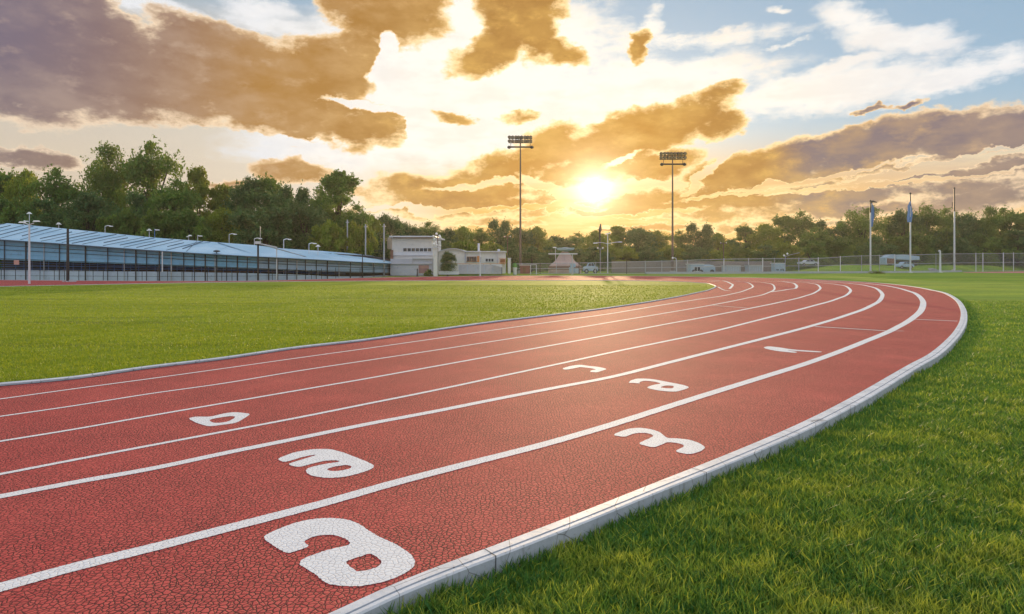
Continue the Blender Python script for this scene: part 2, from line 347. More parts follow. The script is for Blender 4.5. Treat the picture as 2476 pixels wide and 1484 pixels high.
L=[[(4,964.3),(180,940),(360,916),(540,891),(720,865.5),(891,841.8),(1050,819),(1200,797),(1350,776),(1485,756.8),(1605,736.6),(1685,724),(1765,711.5),(1805,700.5),(1821,692),(1813,685),(1789,681),(1761,679.2),(1715,678)],
 [(4,1006.4),(180,981),(360,952.4),(540,927),(720,897),(891,871),(1050,847),(1200,824),(1350,800),(1485,777.4),(1605,757.4),(1725,736.6),(1805,720.6),(1857,707.5),(1873,698),(1871,690),(1853,684),(1829,681),(1780,678.6)],
 [(4,1066.5),(180,1038),(360,1006),(540,975),(720,944),(891,914.6),(1050,886),(1200,859),(1350,832),(1485,807.4),(1605,784.6),(1725,762.6),(1805,747),(1885,730.6),(1945,716),(1975,704.5),(1984,696.5),(1979,689.5),(1961,684.8),(1930,682),(1880,679.2)],
 [(4,1146),(180,1112),(360,1078),(540,1044),(720,1010),(891,975.8),(1050,944),(1200,912),(1350,880),(1485,850.6),(1605,826),(1725,801),(1805,781),(1885,760.6),(1965,739.6),(2025,722),(2051,710),(2057,702.5),(2051,695),(2025,688),(1993,684.3),(1950,681.5),(1900,679.2)],
 [(3,1200),(189,1165),(378,1131),(540,1096.5),(720,1060),(891,1025),(1050,995),(1200,965),(1350,936),(1485,909.9),(1605,879.7),(1725,849),(1845,818.6),(1965,787),(2045,762.6),(2105,739.6),(2129,724),(2134,712.5),(2125,701),(2097,691),(2061,685.8),(2000,681.5),(1930,678.6)],
 [(3,1420),(189,1369),(378,1322),(594,1266),(774,1219),(953.7,1168),(1133.6,1121),(1313.5,1075),(1485,1025),(1605,986.7),(1725,948.7),(1845,911.5),(1965,873.5),(2085,828),(2165,793.6),(2205,770),(2229,746.6),(2232.5,730.6),(2221,714.5),(2189,701),(2145,691),(2105,686),(2030,681),(1960,678)]]
def kw(p):      # kerb width grows a little along the bend, as laid
    return .125+min(.08,max(0,(p.y-3.6)*.014))
IN=ground_curve(inner,near=16,far=40); OUT=ground_curve(outer,near=16,far=30)
# ground sheet to the horizon, lower than the track
gz=-.115
ground=MB().add([(-1500,-300,gz),(1500,-300,gz),(1500,2600,gz),(-1500,2600,gz)],[(0,1,2,3)]).build('ground',TURF_OUT); tag(ground,kind='structure')
poly=[(p.x,p.y,0) for p in OUT]+[(p.x,p.y,0) for p in reversed(IN)]
trk=MB().add(poly,[tuple(range(len(poly)))]).build('running_track',TRACK); tag(trk,kind='structure')
if trk.data.polygons[0].normal.z<0: trk.data.flip_normals()
poly=[(p.x,p.y,.012) for p in IN]
inf=MB().add(poly,[tuple(range(len(poly)))]).build('infield_lawn',TURF_IN); tag(inf,kind='structure')
if inf.data.polygons[0].normal.z<0: inf.data.flip_normals()
def sweep(mb,path,prof,skip=()):      # prof: list of (offset multiplier*width + const, z)
    rows=[offs(path,lambda p,i,a=a,b=b:-(a*kw(p)+b)) for (a,b,z) in prof]
    n=len(path); vs=[];fs=[]
    for r,(a,b,z) in zip(rows,prof): vs+=[(q.x,q.y,z) for q in r]
    m=len(prof)
    for j in range(m-1):
        for i in range(n-1):
            if i in skip: continue
            fs.append((j*n+i,j*n+i+1,(j+1)*n+i+1,(j+1)*n+i))
    mb.add(vs,fs); return mb
# which side is outside?
def side(path,ref): 
    a=offs(path,1.0); i=len(path)//3
    return 1 if (a[i]-ref).length>(path[i]-ref).length else -1
cin=G(1200,700)
so_=side(OUT,cin); 
def kerb_prof(s,flat): return [(a*s,b*s,z) for a,b,z in flat]
sgn=-so_   # offs(+) is right side; profile uses negated offset
top=.028
KP=[(0,0,-.02),(0,.0,top-.006),(0,.006,top),(.60,0,top),(.60,.002,top-.012),(.60,.010,top-.012),(.60,.012,top-.003),(1,-.010,top-.004),(1,0,top-.016),(1,0,-.13),]
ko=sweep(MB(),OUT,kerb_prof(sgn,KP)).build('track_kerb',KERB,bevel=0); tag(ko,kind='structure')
# expansion joints: thin dark gaps cut as slim slots standing 1 mm proud
DARK_=worn('joint_and_shade_dark',(.03,.028,.028),.9)
jm=MB(); acc=0; nxt=1.3; prev=OUT[0]
outk=offs(OUT,lambda p,i:-kw(p)*sgn*-1 if False else -sgn*kw(p))
for i,p in enumerate(OUT[:-60]):
    acc+=(p-prev).length; prev=p
    if acc>nxt and p.y>0:
        nxt=acc+random.uniform(1.9,3.1); q=outk[i]; d=(q-p).normalized(); t=Vector((-d.y,d.x,0)); e=q+d*.003; s=p-d*.0
        k=random.uniform(-.02,.02); w=.0035
        jm.add([s+t*(-w)+Vector((0,0,top+.001)),s+t*w+Vector((0,0,top+.001)),e+t*(w+k)+Vector((0,0,top+.001)),e+t*(k-w)+Vector((0,0,top+.001)),e+t*(w+k)+Vector((0,0,-.1)),e+t*(k-w)+Vector((0,0,-.1))],[(0,1,2,3),(3,2,4,5)])
jm.build('joint',DARK_,ko)
sin_=side(IN,cin); sg2=sin_
KI=[(0,0,-.01),(0,.0,.030),(0,.012,.042),(.22,0,.050),(.24,0,.040),(.5,-.01,.044),(.5,0,.03),(.5,0,-.01)]
KI2=[(a*sg2,b*sg2,z) for a,b,z in KI]
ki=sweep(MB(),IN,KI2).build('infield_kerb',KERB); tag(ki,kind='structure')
strip(MB(),offs(IN,lambda p,i:sg2*.022),.045,.003,.008).build('kerb_foot_shade',DARK_,ki)  # near-black strip painted in for the shaded lower face of the kerb
def lw(k):
    base=[.062,.062,.07,.075,.125,.14][k]; cap=[.14,.14,.16,.18,.22,.25][k]
    return lambda p: base+(cap-base)*min(1,max(0,(p.y-[12,10,8,7,6,5][k])/22.0))*(1 if p.y<60 else .75)
for k,l in enumerate(L):
    c=ground_curve(l,near=16); strip(MB(),c,lw(k),.0035,.003).build('lane_line',PAINT,trk)
# extra arcs and cross marks
for pts,w in (([(1715,680),(1758,681.2),(1766,685),(1772,688.5),(1769,693),(1764,698)],.18),([(1850,680),(1905,682.5),(1925,688.5),(1927,693.5),(1905,699.5),(1863,706)],.2),([(1736,693.5),(1742,697),(1752,701.5),(1768,703.5)],.12)):
    strip(MB(),ground_curve(pts),w,.006,.004).build('lane_line',PAINT,trk)
for a,b,w in (((1971,789.8),(2145,800.2),.11),((2150,800.3),(2185,800.6),.05),((2207,771.9),(2315,776.6),.12),((1725,738.6),(1805,744.6),.10)):
    strip(MB(),[G(a[0]+(b[0]-a[0])*t/12,a[1]+(b[1]-a[1])*t/12) for t in range(13)],w,.008,.004).build('lane_mark',PAINT,trk)
def num(sc,ox,oy,outl,hole=None,extra=()):
    def poly(l):
        l=[(ox+x*sc,oy+y*sc) for x,y in l]
        for _ in range(2): l=[q for a,b in zip(l,l[1:]+l[:1]) for q in ((a[0]*.8+b[0]*.2,a[1]*.8+b[1]*.2),(a[0]*.2+b[0]*.8,a[1]*.2+b[1]*.8))]
        out=[]
        for a,b in zip(l,l[1:]+l[:1]):
            n=max(1,int(math.dist(a,b)/3)); out+=[(a[0]+(b[0]-a[0])*k/n,a[1]+(b[1]-a[1])*k/n) for k in range(n)]
        return [G(x,y) for x,y in out]
    bm=bmesh.new(); es=[]
    for ring in [outl]+([hole] if hole else []):
        vs=[bm.verts.new((p.x+random.uniform(-1,1)*.0032,p.y+random.uniform(-1,1)*.0032,.003)) for p in poly(ring)]
        es+=[bm.edges.new((vs[i],vs[(i+1)%len(vs)])) for i in range(len(vs))]
    bmesh.ops.triangle_fill(bm,edges=es,use_beauty=True,normal=(0,0,1))
    for f in bm.faces:
        if f.normal.z<0: f.normal_flip()
    me=bpy.data.meshes.new('lane_numeral'); bm.to_mesh(me); bm.free(); me.materials.append(PAINT)
    o=bpy.data.objects.new('lane_numeral',me); COL.objects.link(o); o.parent=trk; return o
a4=(.35981,593.9,1039.3)
o=num(*a4,[(105,722),(200,675),(330,625),(450,600),(560,592),(680,602),(760,630),(830,680),(900,722),(1000,765),(1090,820),(1138,870),(1135,920),(1080,960),(1000,1000),(900,1030),(780,1052),(650,1052),(560,1038),(520,1020),(470,970),(400,930),(357,905),(380,870),(450,842),(560,805),(690,778),(703,760),(680,735),(600,708),(520,706),(440,722),(388,752),(430,785),(350,812),(280,833),(200,790)],
  [(665,890),(720,868),(780,850),(830,830),(880,852),(918,885),(895,922),(820,945),(745,955),(710,925)]); o['label']='largest white letter a painted in the outer lane'
o=num(*a4,[(208,195),(330,150),(450,130),(560,128),(650,150),(740,185),(830,220),(868,245),(840,268),(760,295),(660,318),(560,325),(470,315),(420,300),(402,275),(425,255),(520,232),(642,214),(600,204),(520,210),(440,230),(355,253),(275,232),(380,200),(490,165),(400,178),(300,208),(255,218)],
  [(540,266),(600,246),(680,236),(715,245),(700,262),(650,274),(580,280)]); o['label']='white painted numeral with a split upper stroke and closed loop'
o=num(.29983,1262.1,816.6,[(722,785),(850,735),(950,725),(1050,740),(1120,765),(1165,810),(1250,812),(1350,822),(1430,850),(1480,885),(1450,915),(1350,943),(1225,918),(1312,877),(1290,858),(1220,845),(1170,843),(1120,865),(1060,888),(930,855),(1020,815),(1060,795),(1050,780),(1000,768),(930,768),(880,780),(830,803)]); o['label']='white numeral 3 painted beside the outer kerb'
o=num(.29983,1262.1,816.6,[(858,365),(875,345),(930,328),(1050,332),(1170,356),(1300,380),(1355,400),(1310,418),(1240,437),(1130,430),(1040,415),(1002,400),(1060,380),(1130,369),(1060,353),(990,346),(945,358),(955,370),(900,364)],[(1110,400),(1160,384),(1230,389),(1215,409),(1160,408)]); o['label']='white hooked numeral with a closed diamond loop'
num(.29983,1262.1,816.6,[(320,248),(400,225),(470,217),(540,228),(620,235),(690,252),(650,265),(605,280),(545,275),(560,262),(602,256),(560,246),(470,236),(430,245),(350,260)])
num(.29983,1262.1,816.6,[(1945,78),(1985,68),(2080,78),(2180,95),(2430,112),(2400,118),(2200,106),(2130,101),(2225,115),(2205,122),(2060,108),(1970,90)])
num(.35981,0,668.15,[(1260,955),(1320,942),(1410,945),(1500,922),(1570,912),(1640,918),(1685,925),(1640,955),(1590,985),(1500,998),(1400,1010),(1320,985)],[(1402,965),(1470,950),(1560,938),(1585,945),(1540,975),(1480,985),(1430,985)])
# far pink apron at the right end beyond the outfield grass
APRON=mat('apron',lambda: bsdf(mix(noise(geopos(),.2,4).ss(.3,.7),(.46,.13,.15),(.52,.19,.21)),.8))
ap=MB().add([G(x,y,gz+.012) for x,y in ((2325,659.3),(2420,659.4),(2900,659.4),(2900,654.9),(2700,655.3),(2470,656.0),(2400,656.8),(2335,658.0))],[(0,1,2,3,4,5,6,7)]).build('path',APRON); tag(ap,kind='structure')
# ---------------------------------------------------------------- grass blades
def inside_mask(xy,path):
    x,y=xy[:,0],xy[:,1]; r=np.zeros(len(x),bool); P_=np.array([(p.x,p.y) for p in path]); Q=np.roll(P_,-1,0)
    for (x1,y1),(x2,y2) in zip(P_,Q):
        if y1==y2: continue
        c=((y1>y)!=(y2>y))&(x<(x2-x1)*(y-y1)/(y2-y1)+x1); r^=c
    return r
def m_blade(lo,hi,tip):
    def f():
        c=N(attr('tint').outputs['Fac']); h=N(attr('along').outputs['Fac'])
        p=geopos(); big=noise(p,1.3,6,.7)
        col=mix(c,lo,hi); col=mix(c.ss(.76,.97)*h.ss(.0,.8)*.9,col,tip); col=mix(big.ss(.48,.62)*h.ss(.1,.9)*.6,col,tip)
        d=N.node('ShaderNodeBsdfPrincipled'); N.val(d.inputs[0],col); d.inputs['Roughness'].default_value=.5; d.inputs['Specular IOR Level'].default_value=.3
        t=N.node('ShaderNodeBsdfTranslucent'); N.val(t.inputs[0],mix(.5,col,(.36,.44,.03)))
        m=N.node('ShaderNodeMixShader'); m.inputs[0].default_value=.45; N.tree.links.new(d.outputs[0],m.inputs[1]); N.tree.links.new(t.outputs[0],m.inputs[2]); return N(m.outputs[0])
    return f
def blades(name,xy,z,hgt,wid,mt,lean=.45):
    n=len(xy); a=RNG.uniform(0,2*np.pi,n); la=RNG.uniform(0,2*np.pi,n); h=hgt*RNG.uniform(.55,1.25,n); w=wid*RNG.uniform(.7,1.3,n)
    ln=h*RNG.uniform(.05,lean*2,n); dx,dy=np.cos(la)*ln,np.sin(la)*ln; wx,wy=np.cos(a)*w/2,np.sin(a)*w/2
    rows=[(0,1.0),(.5,.85),(1.0,0)]; V=np.zeros((n,5,3),np.float32)
    def pt(t): return xy[:,0]+dx*t*t, xy[:,1]+dy*t*t, z+h*t*(1-.25*t*lean)
    k=0
    for t,s in rows:
        X,Y,Z=pt(t)
        if s>0:
            V[:,k]=np.stack([X-wx*s,Y-wy*s,Z],1); V[:,k+1]=np.stack([X+wx*s,Y+wy*s,Z],1); k+=2
        else: V[:,k]=np.stack([X,Y,Z],1)
    me=bpy.data.meshes.new(name); me.vertices.add(n*5); me.vertices.foreach_set('co',V.reshape(-1))
    b=(np.arange(n)*5)[:,None]; q=np.concatenate([b+[[0,1,3,2]],],1); t3=b+[[2,3,4]]
    loops=np.concatenate([q,t3],1).reshape(-1); me.loops.add(len(loops)); me.loops.foreach_set('vertex_index',loops.astype(np.int32))
    me.polygons.add(n*2); ls=np.stack([np.arange(n)*7,np.arange(n)*7+4],1).reshape(-1); me.polygons.foreach_set('loop_start',ls.astype(np.int32)); me.polygons.foreach_set('loop_total',np.tile([4,3],n).astype(np.int32))
    tint=me.attributes.new('tint','FLOAT','POINT'); tv=np.repeat(RNG.uniform(0,1,n),5).astype(np.float32); tint.data.foreach_set('value',tv)
    al=me.attributes.new('along','FLOAT','POINT'); al.data.foreach_set('value',np.tile([0,0,.5,.5,1],n).astype(np.float32))
    me.materials.append(mt); me.update(calc_edges=True); o=bpy.data.objects.new(name,me); COL.objects.link(o); return o
BL_OUT=mat('grass_blade',m_blade((.024,.12,.036),(.078,.27,.046),(.62,.60,.07)))
BL_IN=mat('infield_blade',m_blade((.15,.24,.016),(.28,.34,.02),(.50,.46,.035)))
ring_out=[(p) for p in offs(OUT,lambda p,i:-sgn*(kw(p)+.0))]+[p for p in reversed(IN)]
def scatter(bands,keep):
    xs=[];hs=[];ws=[]
    for (y0,y1,dens,h,w,xl,xr) in bands:
        area=(y1-y0)*((xr(y1)-xl(y1))+(xr(y0)-xl(y0)))/2; n=int(area*dens)
        y=RNG.uniform(y0,y1,n); t=RNG.uniform(0,1,n); lo=np.array([xl(v) for v in y]); hi=np.array([xr(v) for v in y]); x=lo+(hi-lo)*t
        xy=np.stack([x,y],1); m=keep(xy); xs.append(xy[m]); hs.append(np.full(m.sum(),h)); ws.append(np.full(m.sum(),w))
    return np.concatenate(xs),np.concatenate(hs),np.concatenate(ws)
def vnoise(xy,cell,seed):
    g=np.random.default_rng(seed).uniform(-1,1,(256,256)); u=xy/cell; i=np.floor(u).astype(int); f=u-i; f=f*f*(3-2*f); a=lambda dx,dy: g[(i[:,0]+dx)%256,(i[:,1]+dy)%256]
    return (a(0,0)*(1-f[:,0])+a(1,0)*f[:,0])*(1-f[:,1])+(a(0,1)*(1-f[:,0])+a(1,1)*f[:,0])*f[:,1]
def clump(xy,h):      # taller and shorter tufts
    return h*(1+.28*vnoise(xy,.45,1)+.25*vnoise(xy,.13,2))
R_=lambda y:1.05*y+2.4
keep_out=lambda xy: ~inside_mask(xy,ring_out)
bands=[(2.9,4.6,5200,.105,.0098,lambda y:-1.6,R_),(4.6,6.2,3500,.10,.0105,lambda y:0,R_),(6.2,8.5,2000,.095,.012,lambda y:1.5,R_),(8.5,12,950,.09,.015,lambda y:3.5,R_),(12,18,420,.085,.016,lambda y:6,R_),(18,34,130,.075,.026,lambda y:11,R_)]
xy,h,w=scatter(bands,keep_out); g=blades('grass',xy,gz,clump(xy,h),w,BL_OUT); tag(g,'green grass blades outside the kerb','grass',kind='stuff')
print('BLADES',len(xy))
inset=offs(IN,lambda p,i:-sg2*(kw(p)*.75+.01)); keep_in=lambda xy: inside_mask(xy,inset)
Li=lambda y:-.9*y-1
bands=[(9,14,900,.06,.011,Li,lambda y:0),(14,20,420,.055,.015,Li,lambda y:3),(20,32,130,.05,.022,Li,lambda y:9),(32,55,36,.05,.035,Li,lambda y:17)]
xy,h,w=scatter(bands,keep_in); g=blades('infield_grass',xy,.012,clump(xy,h),w,BL_IN); tag(g,'yellow green grass blades of the infield','grass',kind='stuff')
print('BLADES',len(xy))
# ---------------------------------------------------------------- shared materials
WHITEM=worn('white_metal',(.62,.64,.68),.45,.0,.2,.7); STEEL=worn('galvanised',(.42,.44,.47),.45,.5,.3,.5); DARKM=worn('dark_metal',(.035,.033,.033),.5,.3,.2)
RUST=worn('weathered_pole',(.16,.11,.085),.7,.1,.4,.4); MASTG=worn('mast_lamp_glass',(.26,.20,.15),.4); BLUEP=worn('blue_paint',(.10,.22,.55),.5); WOODP=worn('pole_wood',(.17,.11,.07),.85)
LAMPG=mat('lamp_glass',lambda: bsdf((.8,.8,.78),.25))
def m_roofsheet():
    p=geopos(); n=noise(p,.25,5,.6); s=noise(mapping(p,scale=(1,1,1)),1.2,4)
    c=mix(n.ss(.3,.7),(.26,.46,.62),(.40,.58,.72)); c=mix(s.ss(.55,.8)*.35,c,(.15,.30,.45)); return bsdf(c,.55,0,s,.2,.02)
ROOFS=mat('blue_roof_sheet',m_roofsheet); SEAM=worn('roof_seam',(.06,.11,.17),.6)
SCREEN=worn('blue_screen',(.19,.44,.66),.6,0,.35,.35,.1); SCREEN2=worn('grey_blue_screen',(.32,.46,.62),.6,0,.4,.3,.1)
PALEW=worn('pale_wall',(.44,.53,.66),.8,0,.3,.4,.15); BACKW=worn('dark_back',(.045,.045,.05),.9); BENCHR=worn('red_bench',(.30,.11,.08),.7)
CREAM=worn('cream_render',(.68,.67,.65),.85,0,.25,.35,.15); LILAC=worn('lavender_render',(.48,.49,.56),.85,0,.25,.4,.15)
GLASS=mat('window_glass',lambda: bsdf((.03,.035,.04),.12,0,None)); BROWN=worn('brown_fascia',(.22,.11,.07),.7); ORANGE=worn('orange_panel',(.60,.24,.07),.7); PINKD=worn('pink_door',(.36,.20,.19),.8)
CANVASB=worn('blue_canvas',(.38,.52,.66),.7,0,.3,1.2); REDC=worn('red_paint',(.42,.07,.06),.6)
# ---------------------------------------------------------------- covered stand on the left
def lerp(pts,x):
    for (x0,y0),(x1,y1) in zip(pts,pts[1:]):
        if x<=x1 or (x1,y1)==pts[-1]: t=(x-x0)/(x1-x0); return y0+(y1-y0)*t
BASE=[(-160,676.5),(5,677),(371,680),(500,679.6),(619,678.3),(740,675.3),(876,671),(960,666.3),(990,664.4)]
EAVE=[(-160,561),(4,577.6),(150,587.4),(371,603.9),(500,612.4),(619,619.4),(740,625.6),(876,633.4),(958,637)]
RIDGE=[(-160,524),(3.7,537.8),(163.5,553),(371,574),(500,583.5),(619,592.5),(682.6,600.3),(780,606.5),(876,614),(920,622),(958,636.6)]
CURT=[(-160,622),(15,628),(371,640.5),(619,650),(740,655),(876,659),(960,661)]
WALLT=[(-160,651),(15,652.5),(371,656),(619,660.6),(740,664),(800,668),(876,668),(960,664.3)]
def sb(x): g=G(x,lerp(BASE,x),gz+.0); return g
def sdir(x): d=sb(x+3)-sb(x-3); d.normalize(); return d, Vector((-d.y,d.x,0)) if (-d.y*0+d.x)>0 else Vector((d.y,-d.x,0))
def spt(x,back,zy=None,z=None,Yref=None):
    p=sb(x); d,nv=sdir(x); q=p+nv*back
    q.z=z if z is not None else zat(zy,q.y)
    return q
XS=[-150+ (958+150)*i/60 for i in range(61)]
st=thing('covered_stand','long covered spectator stand with sloping pale blue roof at the left','grandstand',tuple(sb(400)))
m=MB(); n=len(XS)
ev=[spt(x,-.5,lerp(EAVE,x)) for x in XS]
rg=[]
for x in XS:
    e=sb(x); q=e+sdir(x)[1]*(9.5 if x<800 else 9.5*(1-(x-800)/190)+1); xr=CX+F*q.x/q.y; q.z=zat(lerp(RIDGE,min(xr,958)),q.y); rg.append(q)
th=Vector((0,0,.09)); vs=ev+rg+[p-th for p in ev]+[p-th for p in rg]; fs=[]
for i in range(n-1):
    fs+=[(i,i+1,n+i+1,n+i),(2*n+i,3*n+i,3*n+i+1,2*n+i+1),(i,2*n+i,2*n+i+1,i+1),(n+i,n+i+1,3*n+i+1,3*n+i)]
fs+=[(0,n,3*n,2*n),(n-1,3*n-1,4*n-1,2*n-1)]
roof=m.add(vs,fs).build('roof',ROOFS,st)
m=MB()
for k in range(34):      # standing seams running from ridge to eave, slightly slack
    i=k*1.35; 
    if i+9>n-21: break
    a=int(i); f=i-a; pa=rg[a].lerp(rg[a+1],f); j=a+3; pb=ev[j].lerp(ev[j+1],f); up=Vector((0,0,.035)); t=(k*37%11)/11
    p1=pa.lerp(pb,.06+.25*t*(k%3==1)); p2=pa.lerp(pb,.97-.3*t*(k%2)); md=p1.lerp(p2,.45)+Vector((0,0,.02))
    m.tube([p1+up,md+up,p2+up],.03+.02*(k%2),4)
m.build('seam',SEAM,roof)
m=MB(); m.tube([e+Vector((0,-.06,-.08)) for e in ev],.07,5); m.build('gutter',SEAM,roof)
bays=[-150,-60,10,62,106,143,206,260,300,328,354,385,414,444,470,496,520,548,574,598,624,650,672,695,718,739,765,792,820,848,876,903,930,957]
for i,(a,b) in enumerate(zip(bays,bays[1:])):
    k=max(2,int((b-a)/12)); row=[a+(b-a)*j/k for j in range(k+1)]
    m=MB(); vs=[spt(x,.12,lerp(EAVE,x)+.8) for x in row]+[spt(x,.12,lerp(CURT,x)) for x in row]; kk=len(row)
    m.add(vs,[(j,j+1,kk+j+1,kk+j) for j in range(k)]); bk=[v+Vector((0,.04,0)) for v in vs]; m.add(bk,[(j,kk+j,kk+j+1,j+1) for j in range(k)])
    if i%2==0 or a<600: 
        for zf in (.22,.45,.72): m.tube([spt(x,.07,lerp(EAVE,x)*(1-zf)+lerp(CURT,x)*zf) for x in row],.018,4)
    m.build('screen_panel',SCREEN if b<640 else SCREEN2,st)
for i,x in enumerate(bays):
    m=MB(); m.tube([spt(x,.02,z=gz),spt(x,.02,lerp(EAVE,x))],.05 if i%3 else .075,6); m.build('post',DARKM if i%4 else STEEL,st)
for zf,rr in ((.30,.03),(.52,.03),(.95,.035)):
    MB().tube([spt(x,-.02,lerp(EAVE,x)*(1-zf)+lerp(CURT,x)*zf) for x in XS],rr,4).build('rail',DARKM,st)
m=MB(); lo=[spt(x,.25,z=gz) for x in XS]; hi=[spt(x,.25,lerp(WALLT,x)) for x in XS]; t2=[p+Vector((0,.2,0)) for p in hi]
m.add(lo+hi+t2,[(i,i+1,n+i+1,n+i) for i in range(n-1)]+[(n+i,n+i+1,2*n+i+1,2*n+i) for i in range(n-1)]); m.build('lower_wall',PALEW,st)
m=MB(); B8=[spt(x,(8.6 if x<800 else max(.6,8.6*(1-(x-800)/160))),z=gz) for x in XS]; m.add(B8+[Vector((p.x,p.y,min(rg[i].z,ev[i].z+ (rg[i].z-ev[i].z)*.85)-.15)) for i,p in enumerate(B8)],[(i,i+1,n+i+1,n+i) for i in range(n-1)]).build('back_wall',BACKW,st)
for k,(bk,hz) in enumerate(((1.6,.95),(3.0,1.25),(4.4,1.55))):
    m=MB(); 
    pr=[spt(x,bk,z=hz) for x in XS if x<760]
    for a,b in zip(pr,pr[1:]):
        d=(b-a); nv=Vector((-d.y,d.x,0)).normalized()*.35
        if nv.y<0: nv=-nv
        m.add([a,b,b+nv,a+nv,a-Vector((0,0,.08)),b-Vector((0,0,.08))],[(0,1,2,3),(0,4,5,1)])
    m.build('bench',BENCHR if k==0 else BLUEP,st)
m=MB(); 
for zf in (.25,.5):
    m.tube([spt(x,.9,z=zat(lerp(CURT,x)*(1-zf)+lerp(WALLT,x)*zf,sb(x).y)) for x in XS if x<860],.03,4)
for i in range(40):
    x=20+i*20; 
    if x<850: m.tube([spt(x,.9,z=.6),spt(x,.9,lerp(CURT,x))],.03,4)
m.build('handrail',BLUEP,st)
pb=spt(41,-.05,630); MB().box((pb.x,pb.y,zat(634,pb.y)),(.62,.04,.55)).build('notice_board',worn('pink_board',(.62,.32,.27),.7),st)
# low mesh fence in front of the stand
fn=thing('stand_fence','low dark post and wire fence in front of the blue stand wall','fence',tuple(sb(300)))
for i in range(31):
    x=10+i*30.5+(i*7%5)*2; MB().tube([spt(x,-.35,z=gz),spt(x,-.35,z=1.15+.1*(i%3))],.035,5).build('post',DARKM,fn)
for z in (.45,1.02): MB().tube([spt(x,-.35,z=z) for x in XS],.02,4).build('rail',DARKM,fn)
# ---------------------------------------------------------------- tall posts in front of the stand
def pole(name,px,y0,y1,label,mt,r=.07,cat='pole',extra=None,group=None,cap=True):
    p=G(px,y0,gz); z1=zat(y1,p.y); o=thing(name,label,cat,tuple(p),group)
    MB().tube([(p.x,p.y,gz),(p.x,p.y,(gz+z1)/2),(p.x,p.y,z1)],[r*1.15,r,r*.8],8).build('shaft',mt,o)
    if cap: MB().lathe((p.x,p.y,gz),[(r*2.6,0),(r*2.6,.06),(r*1.3,.12)],8).build('base',mt,o)
    return o,p,z1
o,p,z1=pole('lamp_post',71,688.5,542,'white twin headed lamp post at the far left edge of the infield',WHITEM,.085,'lamp post')
for s in (-1,1):
    h=MB(); h.tube([(p.x,p.y,z1-.05),(p.x+s*.45,p.y,z1+.12)],.04,6); h.build('arm',WHITEM,o); h=MB(); h.box((p.x+s*.68,p.y,z1+.2+.1*(s>0)),(.55,.3,.12),0,.7); h.build('lamp_head',LAMPG,o)
o,p,z1=pole('dark_post',164,683.5,553,'thick dark post with rubble at its foot, tallest dark post before the stand',DARKM,.13,'post')
for k in range(6): MB().box((p.x+random.uniform(-.7,.9),p.y+random.uniform(-.3,.3),gz+.1),(.3,.25,.2+.12*(k%3)),k,.6).build('rubble',STEEL,o)
o,p,z1=pole('dark_post',385,680.4,606,'slim dark post beside a pale pipe halfway along the stand',DARKM,.07,'post')
MB().tube([(p.x+.35,p.y,z1-.1),(p.x+.35,p.y,1.0)],.07,6).build('pipe',WHITEM,o)
o,p,z1=pole('capped_post',524,679.4,607.5,'dark post with a small mushroom cap at the stand eave',DARKM,.06,'post'); MB().lathe((p.x,p.y,z1),[(.08,-.1),(.42,-.02),(.3,.1),(.05,.16)],10).build('cap',DARKM,o)
o,p,z1=pole('dark_post',876.5,671.6,613,'lone dark post standing at the right end of the stand',DARKM,.07,'post')
# gantry frame
a,b,c=G(624,680,gz),G(669,677.3,gz),G(739.5,674.5,gz); za,zb,zc=zat(589,a.y),zat(597.6,b.y),zat(620.5,c.y)
o=thing('goal_gantry','open metal gantry frame with dark and white legs in front of the stand','gantry',tuple(a))
MB().tube([a,(a.x,a.y,za)],.11,8).build('leg',DARKM,o); MB().tube([b,(b.x,b.y,zb)],.07,8).build('leg',WHITEM,o); MB().tube([(c.x,c.y,.9),(c.x,c.y,zc)],.08,8).build('leg',DARKM,o)
MB().tube([(a.x,a.y,za),((a.x+b.x)/2,a.y+.5,(za+zb)/2+.12),(b.x,b.y,zb)],.07,6).build('crossbar',WHITEM,o)
MB().tube([(a.x+.5,a.y,za-.1),(c.x,c.y,zc)],.06,6).build('crossbar',STEEL,o)
MB().box((a.x,a.y,za+.12),(.55,.4,.3)).build('junction_box',WHITEM,o); MB().tube([(a.x+.25,a.y,za),(a.x+.25,a.y,zat(547,a.y))],.03,5).build('aerial',STEEL,o)
# street lamps whose heads rise over the stand roof
def roof_lamp(px,y1,ybase,label,kind,mt=WHITEM):
    Y=86.0; x=(px-CX)*Y/F; z1=zat(y1,Y); o=thing('street_lamp',label,'street lamp',(x,Y,gz),'street lamps behind the stand roof')
    MB().tube([(x,Y,gz),(x,Y,z1)],.05,6).build('lamp_pole',mt,o); q=MB()
    if kind=='r': q.tube([(x,Y,z1-.02),(x+.35,Y,z1+.1),(x+.75,Y,z1+.06)],.06,6); q.box((x+.85,Y,z1+.02),(.45,.22,.12),0,.7)
    elif kind=='t': q.box((x,Y,z1),(.65,.28,.11),0,.7); q.box((x,Y,z1+.13),(.3,.3,.14),0,.6)
    elif kind=='s': q.tube([(x,Y,z1),(x+.3,Y,z1-.12)],.05,6); q.box((x+.4,Y,z1-.1),(.5,.25,.13),0,.7)
    else: q.box((x+.2,Y,z1+.02),(.5,.28,.18),0,.5); q.box((x-.1,Y,z1-.15),(.3,.2,.12))
    q.build('lamp_head',LAMPG if kind!='b' else mt,o); return o
